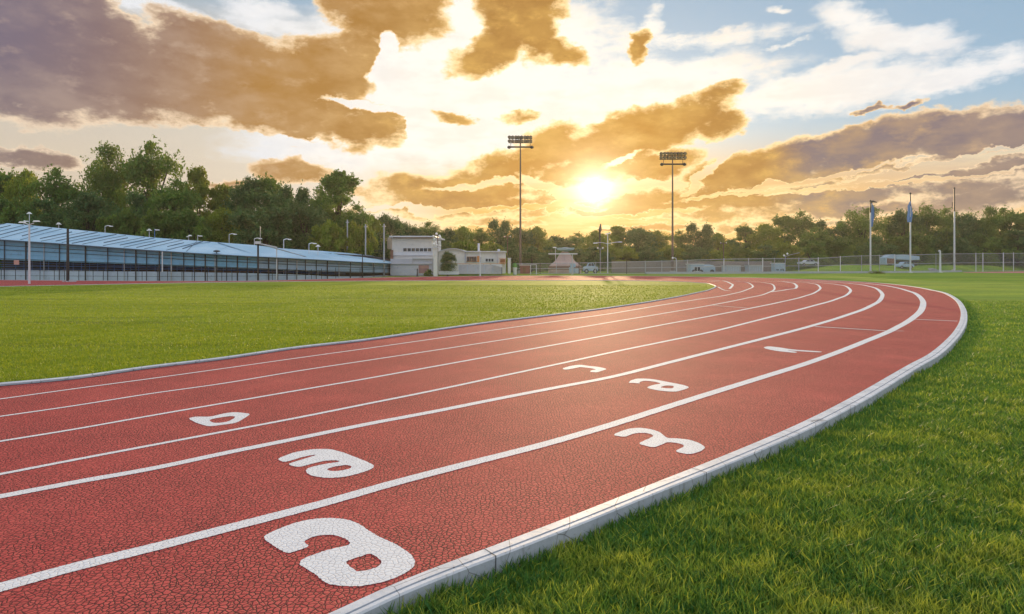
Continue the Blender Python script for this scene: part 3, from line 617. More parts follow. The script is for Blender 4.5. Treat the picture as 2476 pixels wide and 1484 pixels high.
for px,y1,lab,k in ((58,533,'angled lamp head behind the white twin lamp post','s'),(71,516,'pale lamp head high among the leaves above the twin lamp post','t'),(142,541.5,'umbrella shaped lamp head above the roof near the thick dark post','t'),
  (254,547,'hooked white lamp above the roof below the tallest tree','r'),(361,556.5,'small white lamp directly left of a blue lamp post','t'),(374,554,'slim blue lamp post above the roof','s'),
  (456,569.5,'double lamp head, left one of a close pair','d'),(478,568.5,'flat topped lamp, right one of a close pair','s'),(554,566.5,'hooked bluish lamp in front of the darkest broad tree','r'),
  (615,577,'square hooked lamp directly left of the metal gantry','r'),(686,579,'hooked lamp over the roof directly right of the gantry','r'),(747,589,'small hooked lamp above the paler end of the roof','r'),(769,595,'shortest plain lamp above the pale roof end','t')):
    roof_lamp(px,y1,0,lab,k,BLUEP if px==374 else WHITEM)
for px,y1,lab in ((840,531,'tall bare utility pole nearest the stand lamps'),(884,542,'slim utility pole between two others behind the roof end'),(928.7,541,'tall utility pole beside the white building')):
    Y=96.; x=(px-CX)*Y/F; o=thing('utility_pole',lab,'pole',(x,Y,gz),'utility poles behind the stand end'); MB().tube([(x,Y,gz),(x,Y,zat(y1,Y))],[.14,.1],8).build('shaft',STEEL,o); MB().box((x,Y,zat(y1+6,Y)),(.5,.12,.12)).build('bracket',STEEL,o)
Y=97.; xs=[(840-CX)*Y/F,(884-CX)*Y/F,(935-CX)*Y/F]; o=thing('cable','sagging cable pair strung between the utility poles','cable',(xs[0],Y,3))
for py in (604,606.5): MB().tube([(xs[0],Y,zat(py,Y)),(xs[1],Y,zat(py+1.5,Y)),(xs[2],Y,zat(py,Y))],.03,4).build('strand',DARKM,o)
# ---------------------------------------------------------------- white building
def quadwall(m,px0,px1,py0,py1,Y,depth):
    x0,x1=(px0-CX)*Y/F,(px1-CX)*Y/F; z0,z1=zat(py1,Y),zat(py0,Y); m.box(((x0+x1)/2,Y+depth/2,(z0+z1)/2),(x1-x0,depth,z1-z0)); return m
def window(par,px0,px1,py0,py1,Y,panes=1,name='window',fr=WHITEM,gl=GLASS):
    x0,x1=(px0-CX)*Y/F,(px1-CX)*Y/F; z0,z1=zat(py1,Y),zat(py0,Y); w=.09
    m=MB(); m.box(((x0+x1)/2,Y-.06,z0+w/2),(x1-x0+.2,.2,w)); m.box(((x0+x1)/2,Y-.03,z1-w/2),(x1-x0,.12,w))
    for k in range(panes+1):
        x=x0+w/2+(x1-x0-w)*k/panes; m.box((x,Y-.033,(z0+z1)/2),(w,.11,z1-z0-2*w-.004))
    o=m.build(name,fr,par); MB().box(((x0+x1)/2,Y-.01,(z0+z1)/2),(x1-x0-.02,.06,z1-z0-.02)).build('pane',gl,o); return o
Y=100.; bd=thing('club_building','white two storey building with a flat roof and long window strip','building',((990-CX)*Y/F,Y,gz))
quadwall(MB(),947,1046,574,640,Y,12).build('wall',CREAM,bd)
m=MB(); quadwall(m,941,1053,569.8,573,Y-.9,14); m.build('roof',WHITEM,bd); quadwall(MB(),950,1046,573.1,576,Y-.2,.18).build('fascia',BROWN,bd)
w=window(bd,974,1044.5,598.5,609,Y,7,gl=GLASS); 
m=MB(); quadwall(m,946,1047,609.3,617,Y-.12,.1); quadwall(m,948,1047,616,617.4,Y-.25,.24); m.build('ledge',WHITEM,bd)
quadwall(MB(),944,1046,625.5,666,Y-2.4,2.38).build('lower_storey',LILAC,bd)
m=MB(); quadwall(m,997,1046,624.5,626.2,Y-2.6,.2); quadwall(m,997,998,626.3,637,Y-2.6,.2); quadwall(m,944,1046,637.2,638.6,Y-2.6,.2); m.build('trim',STEEL,bd)
quadwall(MB(),1012,1037,641,660,Y-2.46,.1).build('garage_door',PINKD,bd)
quadwall(MB(),1048,1056.5,597.5,667.4,Y-5,1.2).build('pier',CREAM,bd); quadwall(MB(),1045,1059,596,598.6,Y-5.2,1.6).build('pier_cap',WHITEM,bd)
m=MB(); x=(944.5-CX)*Y/F; m.lathe((x,Y+.6,zat(602,Y)),[(.5,0),(.66,.1),(.66,1.6),(.55,1.85),(.1,2.0)],14); m.build('tank',worn('rust_tank',(.42,.34,.27),.7,0,.5,1.5),bd)
m=MB(); quadwall(m,944,950,604,626,Y-.4,.35); m.build('downpipe',BROWN,bd)
# globe lamp by the building
Y=98.5; x=(1058.5-CX)*Y/F; o=thing('globe_lamp','cluster of white globe lamps rising at the right corner of the white building','lamp post',(x,Y,gz)); MB().tube([(x,Y,gz),(x,Y,zat(567,Y))],.07,6).build('lamp_pole',RUST,o)
for k,(dx,py) in enumerate(((-10,571),(-3,565),(4,570),(6,574),(-8,578),(-5,586),(4,586),(-2,592),(5,594),(-9,590))):
    MB().lathe((x+dx*Y/F,Y+(k%3-1)*.15,zat(py,Y)-.2),[(.02,0),(.15,.06),(.21,.2),(.15,.34),(.02,.4)],8).build('globe',LAMPG,o)
# ---------------------------------------------------------------- low cream building
Y=104.; lb=thing('low_building','low cream building with a curved roof part and small windows','building',((1140-CX)*Y/F,Y,gz))
m=MB(); prof=[(1059,660),(1059,609),(1068,605.5),(1080,602.5),(1092,601.5),(1104,602),(1114,604.5),(1124,609),(1124,660)]
m.prism([P(a,b,Y) for a,b in prof],(0,9,0)).build('curved_hall',CREAM,lb)
m=MB(); top_=[(1057,608.4),(1068,604),(1080,601),(1092,600),(1104,600.4),(1115,603),(1126,607.6)]; m.prism([P(a,b,Y-.4) for a,b in top_]+[P(a,b+1.6,Y-.4) for a,b in reversed(top_)],(0,9.8,0)).build('curved_roof',WHITEM,lb)
quadwall(MB(),1124.3,1222,609,661,Y+.1,8).build('wall',CREAM,lb); quadwall(MB(),1123,1224,606.6,609,Y-.3,8.8).build('roof',WHITEM,lb)
m=MB(); quadwall(m,1201,1204,609.2,637,Y-.1,.18); quadwall(m,1123.6,1126,609.2,637,Y-.1,.18); m.build('downpipe',LILAC,lb)
window(lb,1129,1152,620,633,Y+.1,4,fr=BROWN); window(lb,1173,1194.6,624,633.4,Y+.1,3,fr=WHITEM); quadwall(MB(),1153.5,1159,618.5,633.5,Y+.02,.08).build('shutter',ORANGE,lb); quadwall(MB(),1160,1163,622,634,Y+.03,.07).build('door',GLASS,lb)
quadwall(MB(),1155,1159.5,588,606.6,Y+2,.5).build('chimney',WHITEM,lb); quadwall(MB(),1203,1209,602,606.5,Y+2,.8).build('vent_box',WHITEM,lb)
m=MB(); quadwall(m,1207,1224,634.6,636,Y-1.3,1.35); 
for k in range(7): quadwall(m,1207+k*2.6,1207.7+k*2.6,624.5,634.5,Y-1.3,.06)
quadwall(m,1207,1224,623.7,624.5,Y-1.3,.08); m.build('balcony',ORANGE,lb); quadwall(MB(),1209,1222,626,634,Y-1.1,.05).build('balcony_screen',BROWN,lb)
# boundary wall of the low building
Y=99.; bw=thing('boundary_wall','plain lavender grey yard wall in front of the low building','wall',((1160-CX)*Y/F,Y,gz))
quadwall(MB(),1109,1214,640,662,Y,.3).build('panel',LILAC,bw); m=MB()
for k in range(6): quadwall(m,1109+k*20.6,1110.2+k*20.6,640.2,661,Y-.06,.1)
m.build('pilaster',PALEW,bw); m=MB(); quadwall(m,1085,1222,636.8,637.8,Y-.1,.12); 
for k in range(9): quadwall(m,1086+k*16.6,1086.8+k*16.6,637.8,640,Y-.06,.06)
m.build('rail',ORANGE,bw)
Y=98.; o=thing('sloping_canopy','pale triangular lean-to canopy against the yard wall','canopy',((1200-CX)*Y/F,Y,gz)); MB().prism([P(1186,638.5,Y),P(1214,638.5,Y),P(1214,646,Y)],(0,.5,0)).build('sheet',WHITEM,o); MB().tube([P(1213.5,646,Y+.25),P(1213.5,664,Y+.25)],.05,6).build('prop',DARKM,o)
for px,y0,y1,r,lab,mt,nm in ((1161,668,609,.085,'tall white post standing at the track edge before the low building',WHITEM,'white_post'),(1108,663,634,.11,'short dark post with rounded top beside the round tree',DARKM,'dark_post'),(1009,668,652,.09,'short dark bollard on the track edge by the two people',DARKM,'bollard')):
    o,p,z1=pole(nm,px,y0,y1,lab,mt,r,'post'); MB().lathe((p.x,p.y,z1-.02),[(r*1.1,0),(r*1.3,.1),(r*.5,.22)],8).build('cap',mt,o)
Y=100.; o=thing('gate_pillar','plain white square pillar at the right end of the yard wall','pillar',((1231-CX)*Y/F,Y,gz)); quadwall(MB(),1228,1235,625,661,Y,.5).build('shaft',CREAM,o); quadwall(MB(),1227,1236,623.4,625,Y-.06,.62).build('cap',WHITEM,o)
Y=97.; o=thing('low_planter','long low white planter kerb at the foot of the round tree','planter',((1085-CX)*Y/F,Y,gz)); quadwall(MB(),1060,1109,655,663.5,Y,1).build('box',WHITEM,o); quadwall(MB(),1061,1108,654.4,655,Y+.15,.7).build('soil',worn('soil',(.07,.05,.03),.9),o)
# ---------------------------------------------------------------- floodlight masts
def mast(px,yb,ytop_pole,rows,arm,label,w2,rot):
    p=G(px,yb,gz); Y=p.y; o=thing('floodlight_mast',label,'floodlight',tuple(p),'tall floodlight masts')
    zt=zat(rows[0]-3,Y); MB().tube([(p.x,p.y,gz),(p.x,p.y,zt*.35),(p.x,p.y,zt)],[.27,.2,.12],12).build('shaft',RUST,o); MB().lathe((p.x,p.y,gz),[(.6,0),(.6,.5),(.34,.55)],12).build('base',STEEL,o)
    def bar(py,a,b,r): z=zat(py,Y); m=MB(); m.tube([((a-CX)*Y/F,Y,z),((b-CX)*Y/F,Y,z)],r,6); return m.build('crossarm',DARKM,o)
    c=0
    for ri,py in enumerate(rows):
        a,b=px-w2,px+w2; bar(py+3.4,a,b,.09)
        for k in range(8):
            x=((a+3+(b-a-6)*k/7)-CX)*Y/F; z=zat(py,Y); t=rot+(k%3-1)*.25; s=Vector((math.sin(t)*.8,-math.cos(t),-.45)).normalized(); c0=Vector((x,Y-.1,z+.1))
            h=MB(); h.tube([c0-s*.42,c0-s*.2,c0+s*.05,c0+s*.32],[.08,.2,.3,.34],10); lo=h.build('lamp_head',DARKM,o); MB().tube([c0+s*.325,c0+s*.345],.30,10).build('lamp_glass',MASTG,lo); 
            MB().tube([c0,(x,Y,z-.34)],.04,5).build('bracket',DARKM,lo)
    bar(arm[2],arm[0],arm[1],.17)
    for xx in arm[:2]: MB().lathe(((xx-CX)*Y/F,Y,zat(arm[2],Y)-.35),[(.1,0),(.34,.12),(.38,.4),(.12,.62)],10).build('junction_box',DARKM,o)
    for xx in (arm[0]+4,arm[1]-4): 
        MB().tube([((xx-CX)*Y/F,Y,zat(rows[-1]+3,Y)),((xx-CX)*Y/F,Y,zat(arm[2],Y))],.05,5).build('strut',DARKM,o)
    for k in range(10): pass
mast(1258.3,660.5,330,(332,341.5),(1231,1286,355.2),'taller floodlight mast left of the sun with two lamp rows',28.5,-.3)
mast(1626.2,661,372,(372,381.5),(1600.5,1655,396.6),'floodlight mast right of the sun with two crowded lamp rows',31.5,.4)
# ---------------------------------------------------------------- lamp posts and small poles behind the track
def wood(px,yb,y1,lab,mt=WOODP,r=.11,name='utility_pole',arm=True):
    o,p,z1=pole(name,px,yb,y1,lab,mt,r,'pole',cap=False)
    if arm: MB().box((p.x,p.y,z1-.3),(1.5,.1,.12)).build('crossarm',mt,o)
    for s in (-.6,.6): MB().lathe((p.x+s,p.y,z1-.25),[(.07,0),(.1,.12),(.04,.25)],6).build('insulator',LAMPG,o)
    return o
wood(1227,659,570,'brown wooden utility pole beside the low building'); wood(1749.5,658.6,585,'brown wooden utility pole right of the right floodlight mast',RUST)
o,p,z1=pole('lamp_post',1343.3,659,598,'thin lamp post left of the striped tent',WHITEM,.06,'lamp post'); MB().box((p.x-.2,p.y,z1),(.9,.3,.2),0,.6).build('lamp_head',LAMPG,o)
o,p,z1=pole('lamp_post',1469.3,661.5,566,'white lamp post with crossed drooping arms below the sun',WHITEM,.1,'lamp post')
for s,h in ((-1,.5),(1,.2)): MB().tube([(p.x,p.y,zat(589,p.y)),(p.x+s*1.1,p.y,zat(586,p.y)),(p.x+s*2.2,p.y,zat(583,p.y)-h*.6)],.06,6).build('arm',WHITEM,o); MB().box((p.x+s*2.4,p.y,zat(583,p.y)-h*.7),(.9,.35,.16),0,.6).build('lamp_head',LAMPG,o)
MB().tube([(p.x-.5,p.y,z1),(p.x+.6,p.y,z1+.25)],.12,6).build('lamp_head',LAMPG,o)
o,p,z1=pole('lamp_post',1451.5,661,600,'slim short lamp post with small twin globes beside the crossed arm lamp',STEEL,.06,'lamp post')
for s in (-.5,.5): MB().lathe((p.x+s,p.y,z1-.1),[(.05,0),(.2,.15),(.05,.35)],8).build('globe',LAMPG,o); MB().tube([(p.x,p.y,z1-.2),(p.x+s,p.y,z1-.08)],.03,5).build('arm',STEEL,o)
Y=150.; x=(1451.5-CX)*Y/F; o=thing('signal_mast','dark tapered mast with a side arm rising above the tree line under the sun','mast',(x,Y,gz)); MB().tube([(x,Y,gz),(x-.1,Y,zat(562,Y)),(x-.05,Y,zat(556,Y)),(x+.1,Y,zat(540.7,Y))],[.15,.2,.42,.12],8).build('shaft',DARKM,o); MB().tube([(x,Y,zat(555,Y)),(x+2.3,Y,zat(556.5,Y))],.08,6).build('arm',DARKM,o)
o,p,z1=pole('lamp_post',1636,661.5,630,'short white crook shaped lamp hugging the right floodlight mast',WHITEM,.08,'lamp post'); MB().tube([(p.x,p.y,z1),(p.x-.15,p.y,z1+.5),(p.x-.7,p.y,z1+.6)],.08,6).build('arm',WHITEM,o); MB().lathe((p.x-.75,p.y,z1+.3),[(.05,0),(.24,.2),(.05,.45)],8).build('globe',LAMPG,o)
o,p,z1=pole('lamp_post',1898.7,659.3,617,'grey lamp post with a long raised arm right of the blue cabinet',STEEL,.08,'lamp post'); MB().tube([(p.x,p.y,z1-.3),(p.x+1,p.y,z1+.1),(p.x+3,p.y,z1+.55)],.05,6).build('arm',STEEL,o); MB().lathe((p.x+.45,p.y,z1+.1),[(.05,0),(.25,.2),(.05,.45)],8).build('globe',LAMPG,o); MB().lathe((p.x-.25,p.y,z1-.25),[(.05,0),(.25,.2),(.05,.45)],8).build('globe',LAMPG,o)
# striped tent and clutter between the buildings and the mast
Y=128.; x=(1366-CX)*Y/F; o=thing('show_tent','pink brown peaked tent with a pale dish on top','tent',(x,Y,gz))
m=MB(); m.lathe((x,Y,gz),[(3.4,0),(3.3,1.5),(2.0,2.5),(1.0,4.1),(.4,4.5)],12,.6); m.build('canopy',worn('tent_pink',(.45,.33,.31),.8,0,.5,.5),o)
MB().lathe((x,Y,gz),[(3.42,.7),(3.42,1.2),(3.33,1.5),(3.3,1.1)],12,.6).build('valance',BROWN,o)
MB().lathe((x+.1,Y,gz+4.4),[(.4,0),(1.7,.35),(1.9,.8),(1.2,.75),(.3,.9)],12,.8).build('dish',CANVASB,o)
o,p,z1=pole('sign_gantry',1384,663.5,613,'grey post carrying a long horizontal bar beside the tent',STEEL,.09,'gantry'); MB().box((p.x-1.7,p.y,z1-.03),(5.2,.14,.2)).build('crossbar',WHITEM,o)
Y=118.; x=(1269-CX)*Y/F; o=thing('red_shed','small red brown kiosk behind the left floodlight mast','kiosk',(x,Y,gz)); quadwall(MB(),1258,1281,642,661,Y,2).build('wall',worn('shed_red',(.30,.12,.11),.8),o); quadwall(MB(),1256,1283,639.5,642,Y-.4,2.8).build('roof',worn('shed_roof',(.45,.38,.38),.8),o); quadwall(MB(),1264,1271,646,660,Y-.06,.1).build('door',BROWN,o)
Y=112.; x=(1290-CX)*Y/F; o=thing('goal','small white tubular goal frame right of the red kiosk','goal',(x,Y,gz)); a_,b_=P(1283,640,Y),P(1297,640,Y)
MB().tube([(a_.x,Y,gz),a_,b_,(b_.x,Y,gz)],.09,6).build('frame',WHITEM,o); MB().tube([a_,(a_.x,Y+1.2,gz)],.05,5).build('stay',WHITEM,o); MB().tube([b_,(b_.x,Y+1.2,gz)],.05,5).build('stay',WHITEM,o)
Y=110.; x=(1245-CX)*Y/F; o=thing('litter_bin','green and white bin at the foot of the left mast','bin',(x,Y,gz)); MB().lathe((x,Y,gz),[(.32,0),(.38,1.3)],10).build('body',WHITEM,o); MB().lathe((x,Y,gz+1.3),[(.42,0),(.40,.5),(.2,.75)],10).build('lid',worn('bin_green',(.12,.3,.06),.6),o)
# ---------------------------------------------------------------- perimeter fence
def m_mesh():
    p=geopos(); b=N.node('ShaderNodeBsdfPrincipled'); b.inputs[0].default_value=(.30,.33,.36,1); b.inputs['Roughness'].default_value=.6
    t=N.node('ShaderNodeBsdfTransparent'); m=N.node('ShaderNodeMixShader'); sx=N.node('ShaderNodeSeparateXYZ'); N.val(sx.inputs[0],p); 
    u=N(sx.outputs[0])*9.0; v=N(sx.outputs[2])*9.0
    a=N.math('PINGPONG',u+v,1.0); b2=N.math('PINGPONG',u-v,1.0); wires=a.ss(.0,.16,1,0).max(b2.ss(.0,.16,1,0))
    N.val(m.inputs[0],wires); N.tree.links.new(t.outputs[0],m.inputs[1]); N.tree.links.new(b.outputs[0],m.inputs[2]); return N(m.outputs[0])
MESHM=mat('chain_link',m_mesh)
FB=[(1235,661.5),(1480,662),(1640,661.8),(1900,661),(2100,660),(2230,659),(2320,657.4),(2400,656.2),(2470,655.4),(2760,654.6)]; FT=[(1235,638),(1480,634),(1640,630),(1760,626),(1990,624),(2060,619),(2300,613.5),(2476,612),(2700,608)]
fe=thing('perimeter_fence','tall grey chain link fence along the far side of the track','fence',tuple(G(1800,661.4,gz)))
def fpt(x,py): b=G(x,lerp(FB,x),gz); return Vector(((x-CX)*b.y/F,b.y,zat(py,b.y)))
xs=list(range(1240,2701,20)); 
for a in range(0,len(xs)-1,4):
    seg=xs[a:a+5]; k=len(seg); MB().add([fpt(x,lerp(FB,x)) for x in seg]+[fpt(x,lerp(FT,x)) for x in seg],[(i,i+1,k+i+1,k+i) for i in range(k-1)]).build('mesh_panel',MESHM,fe)
for f in (0,.5,.97): MB().tube([fpt(x,lerp(FT,x)*(1-f)+lerp(FB,x)*f) for x in xs],.05,4).build('rail',STEEL,fe)
for px,w,mt in ((1262,.07,STEEL),(1306,.06,DARKM),(1345,.06,STEEL),(1400,.07,DARKM),(1440,.06,STEEL),(1515,.06,DARKM),(1560,.08,STEEL),(1600,.07,STEEL),(1662,.08,STEEL),(1750,.09,WHITEM),(1809.5,.1,STEEL),(1843.8,.10,WHITEM),(1872,.06,STEEL),(1931,.1,STEEL),(1978,.09,WHITEM),(2031.5,.09,WHITEM),(2082.6,.07,STEEL),(2126,.07,STEEL),(2163,.1,WHITEM),(2262.5,.06,STEEL),(2359,.09,WHITEM),(2376,.10,WHITEM),(2425.5,.11,WHITEM),(2450,.09,WHITEM),(2520,.14,WHITEM),(2600,.14,WHITEM)):
    a=fpt(px,lerp(FB,px)); b=fpt(px,lerp(FT,px)-2); m=MB(); m.tube([a+Vector((0,-.08,0)),b+Vector((0,-.08,0))],w,6); m.build('post',mt,fe)
kb=MB(); pr=[fpt(x,lerp(FB,x)) for x in range(1560,2340,20)]
for a,b in zip(pr,pr[1:]): kb.box(((a.x+b.x)/2,(a.y+b.y)/2-.5,gz+.2),((b-a).length+.02,.3,.4),math.atan2(b.y-a.y,b.x-a.x))
kb.build('plinth',worn('plinth',(.40,.42,.47),.8),fe)
# things beyond the fence
def fy(px): return G(px,lerp(FB,px),gz).y
Y=fy(1700)+2; cv=thing('camper_trailer','pale blue box trailer with a dark side window near the right mast','trailer',((1700-CX)*Y/F,Y,gz))
quadwall(MB(),1670,1702,639.5,658,Y,3).build('body',CANVASB,cv,bevel=.18); m=MB(); m.prism([P(1702,658,Y+.1),P(1702,641,Y+.1),P(1716,639.5,Y+.1),P(1726,641.5,Y+.1),P(1730,646,Y+.1),P(1730,658,Y+.1)],(0,2.7,0)); m.build('cab',CANVASB,cv,bevel=.1)
window(cv,1678,1694,644.5,656,Y,2,gl=GLASS); quadwall(MB(),1669,1703,637.6,639.6,Y-.15,3.3).build('roof',WHITEM,cv)
for px in (1678,1695,1722):
    x=(px-CX)*Y/F; q=MB(); q.tube([(x,Y-.1,.28),(x,Y+.2,.28)],.4,12); q.build('wheel',DARKM,cv)
for px0,px1,py0,lab in ((1757,1791,641,'white site cabin panel left of the other cabin'),(1813,1842,640.5,'blue grey site cabin between two white posts')):
    Y=fy(px0)+3; o=thing('site_cabin',lab,'cabin',((px0-CX)*Y/F,Y,gz)); quadwall(MB(),px0,px1,py0+1.5,660,Y,3).build('wall',PALEW,o); quadwall(MB(),px0-1,px1+1,py0,py0+1.5,Y-.2,3.4).build('roof',STEEL,o)
    m=MB()
    for k in range(6): a=px0+3+(px1-px0-6)*k/5; quadwall(m,a-.5,a+.5,py0+4,658,Y-.07,.08)
    m.build('rib',STEEL,o)
Y=fy(1885)+2; o=thing('utility_cabinet','pale blue cabinet with dark scrawled marks behind the fence','cabinet',((1885-CX)*Y/F,Y,gz)); quadwall(MB(),1872,1898,637,659,Y,1.5).build('body',CANVASB,o,bevel=.08); quadwall(MB(),1871,1899,635.2,637,Y-.1,1.7).build('lid',WHITEM,o)
m=MB()
for a,b,c,d in ((1887,650,1890,654),(1890,650,1887,654),(1891,649,1894,655),(1894,649,1894.5,655),(1877,651,1883,651.3),(1878,653,1883,653.2)): m.tube([P(a,b,Y-.03),P(c,d,Y-.03)],.05,4)
m.build('marking',DARKM,o)
Y=fy(1790)+6; o=thing('low_wall','long low brown grey wall behind the fence below the trees','wall',((1700-CX)*Y/F,Y,gz))
quadwall(MB(),1480,1866,633,659,Y,.4).build('wall',worn('brown_wall',(.24,.20,.19),.85,0,.4,.3),o); quadwall(MB(),1480,1866,631.8,633,Y-.06,.52).build('coping',worn('coping',(.33,.29,.30),.85),o)
# vehicles
def car(px0,px1,pytop,pybot,Yc,label,paint,name='parked_car',cat='car',wheels=True):
    x0,x1=(px0-CX)*Yc/F,(px1-CX)*Yc/F; zt,zb=zat(pytop,Yc),zat(pybot,Yc); h=zt-zb; l=x1-x0; o=thing(name,label,cat,((x0+x1)/2,Yc,gz))
    def q(u,v): return Vector((x0+u*l,Yc,zb+v*h))
    m=MB(); body=[q(.0,.18),(q(.0,.5)),q(.04,.58),q(.24,.64),q(.78,.66),q(.98,.58),q(1,.45),q(1,.18)]; m.prism(body,(0,1.8,0)); m.build('body',paint,o,bevel=.06)
    m=MB(); cabp=[q(.24,.645),q(.36,.97),q(.66,1.0),q(.80,.665)]; m.prism([p+Vector((0,.12,0)) for p in cabp],(0,1.56,0)); m.build('cabin',paint,o,bevel=.05)
    m=MB(); m.prism([p+Vector((0,.10,0)) for p in (q(.29,.67),q(.38,.92),q(.51,.93),q(.51,.67))],(0,.03,0)); m.prism([p+Vector((0,.10,0)) for p in (q(.53,.67),q(.53,.93),q(.65,.94),q(.74,.68))],(0,.03,0)); m.build('window',GLASS,o)
    for u in (.18,.8): c=q(u,.17); w=MB(); w.tube([c+Vector((0,-.04,0)),c+Vector((0,.2,0))],.17*h+.1,14); t=w.build('wheel',DARKM,o); MB().tube([c+Vector((0,-.06,0)),c+Vector((0,-.03,0))],.09*h+.03,10).build('rim',STEEL,t)
    return o
car(1936,1981,627.5,641,fy(1960)+14,'pale grey car parked behind the fence right of the blue cabinet',worn('silver_paint',(.45,.5,.56),.35,.2))
Yv=fy(2180)+11; o=thing('covered_truck','long truck under pale blue covers seen behind the middle flagpole','truck',((2180-CX)*Yv/F,Yv,gz))
m=MB(); m.prism([P(a,b,Yv) for a,b in ((2141,640),(2141,622),(2148,619.5),(2153,615.5),(2163,615),(2166,617),(2166,640))],(0,2.4,0)); m.build('cab',CANVASB,o,bevel=.1)
m=MB(); m.prism([P(a,b,Yv+.1) for a,b in ((2167,627),(2167,616),(2190,615),(2200,617),(2224,619.5),(2224,628),(2205,629))],(0,2.3,0)); m.build('cover',CANVASB,o,bevel=.12)
m=MB(); m.prism([P(a,b,Yv-.06) for a,b in ((2145,637),(2145,624),(2163,625),(2163,637))],(0,.05,0)); m.build('window',BROWN,o)
quadwall(MB(),2143,2222,629.5,634,Yv+.3,1.8).build('chassis',DARKM,o)
for px in (2152,2200,2213): x=(px-CX)*Yv/F; MB().tube([(x,Yv,zat(640,Yv)),(x,Yv+.35,zat(640,Yv))],.5,12).build('wheel',DARKM,o)
# raise the truck on a berm
car(2174,2211,632.8,648,fy(2190)+5,'small pale blue car in front of the covered truck',CANVASB)
Yv2=fy(1430)+3; car(1412,1446,634.5,659.5,Yv2,'pale blue van partly hidden by the fence below the tapered mast',CANVASB,'parked_van','van')
Yv2=fy(1390)+4; o=thing('crate_stack','stacked pale crates behind the fence beside the long bar post','crates',((1388-CX)*Yv2/F,Yv2,gz))
for a,b,c,d in ((1377,1388,646,659.5),(1389,1400,648,659.5),(1380,1392,637,645.7)): quadwall(MB(),a,b,c,d,Yv2,1).build('crate',CANVASB,o,bevel=.05)
# flagpoles
BLUEF=worn('blue_flag',(.12,.26,.55),.8,0,.2,2)
def flagpole(px,yb,y1,lab,flag=None,thick=.17):
    p=G(px,yb,gz); z1=zat(y1,p.y); o=thing('flagpole',lab,'flagpole',tuple(p),'white flagpoles on the right'); zz=zat(y1+(yb-y1)*(.15 if flag else .27),p.y)
    MB().tube([p,(p.x,p.y,zz)],[thick,thick*.8],10).build('pole',WHITEM,o); MB().tube([(p.x,p.y,zz),(p.x,p.y,z1)],[thick*.75,thick*.6],10).build('pole_top',DARKM,o)
    MB().lathe((p.x,p.y,z1),[(.05,0),(.2,.1),(.22,.25),(.08,.42)],10).build('finial',DARKM,o); MB().lathe((p.x,p.y,gz),[(.45,0),(.45,.15),(.2,.2)],10).build('base',WHITEM,o)
    if flag:
        pts=flag; m=MB(); rows=14; cols=7; vs=[]
        for r in range(rows+1):
            t=r/rows; py=pts[0][2]+(pts[-1][2]-pts[0][2])*t
            xl=lerp([(a[2],a[0]) for a in pts],py); xr=lerp([(a[2],a[1]) for a in pts],py)
            for c in range(cols+1):
                u=c/cols; x=((xl+(xr-xl)*u)-CX)*p.y/F; vs.append((x,p.y-.2+.16*math.sin(u*9+t*3),zat(py,p.y)))
        m.add(vs,[(r*(cols+1)+c,r*(cols+1)+c+1,(r+1)*(cols+1)+c+1,(r+1)*(cols+1)+c) for r in range(rows) for c in range(cols)])
        m.add([(v[0],v[1]+.03,v[2]) for v in vs],[(r*(cols+1)+c,(r+1)*(cols+1)+c,(r+1)*(cols+1)+c+1,r*(cols+1)+c+1) for r in range(rows) for c in range(cols)])
        m.build('flag',BLUEF,o,smooth=True)
    return o,p,z1
o,p,z1=flagpole(2104.8,659.6,488,'left flagpole with a narrow furled blue flag and dark bent top',[(2106,2107,491),(2106.5,2112,500),(2106,2111.5,520),(2106,2109.5,535),(2106,2108,548)])
MB().tube([(p.x,p.y,zat(490,p.y)),(p.x+.5,p.y,zat(486.5,p.y)),(p.x+1.3,p.y,zat(489,p.y))],[.25,.22,.1],6).build('bracket',DARKM,o)
flagpole(2201.2,659.4,470,'middle flagpole with a drooping blue flag',[(2199,2201,487),(2194,2202,497),(2194.5,2204,515),(2192,2203,528),(2193,2202,537)])
o,p,z1=flagpole(2307.6,657.5,457,'tallest bare flagpole furthest to the right',None,.2); MB().tube([(p.x-.5,p.y,zat(506,p.y)),(p.x-.45,p.y,zat(488,p.y))],.08,6).build('bracket',DARKM,o)
o,p,z1=pole('white_post',2273.3,658.6,607,'short white post between the middle and right flagpoles',WHITEM,.19,'post'); MB().box((p.x-.15,p.y,z1+.1),(.5,.3,.3),0,.4).build('cap',WHITEM,o)
# small things at the foot of the fence
def lump(name,px,py,w,h,lab,cat,mt,Yo=0,seed=0,n=10):
    p=G(px,py,gz); k=p.y/F; r=random.Random(seed); o=thing(name,lab,cat,tuple(p)); bm=bmesh.new(); bmesh.ops.create_icosphere(bm,subdivisions=3,radius=1)
    for v in bm.verts:
        s=1+.16*math.sin(v.co.x*5+seed)+.13*math.sin(v.co.y*7+seed*2)+r.uniform(-.05,.05); v.co=Vector((v.co.x*w*k/2*s,v.co.y*w*k/3*s,max(0,v.co.z)*h*k*s))
    me=bpy.data.meshes.new('body'); bm.to_mesh(me); bm.free(); me.materials.append(mt); b=bpy.data.objects.new('body',me); COL.objects.link(b); b.parent=o; return o
lump('rock_pile',2408,653,18,7,'pale grey rock heap near the right frame edge','rock',worn('grey_rock',(.36,.35,.38),.9,0,.5,1.5),0,3)
lump('maroon_cover',2349,654.5,16,8,'rounded maroon cover on the ground beside the fence','cover',worn('maroon',(.16,.03,.05),.6),0,5)
lump('crash_mat',2372,655.5,28,4.5,'flat bright red mat beside the maroon cover','mat',REDC,0,6)
lump('sandbag',2303,657.5,9,6,'pale sandbag at the foot of the tallest flagpole','sandbag',worn('sand',(.5,.42,.38),.9),0,7)
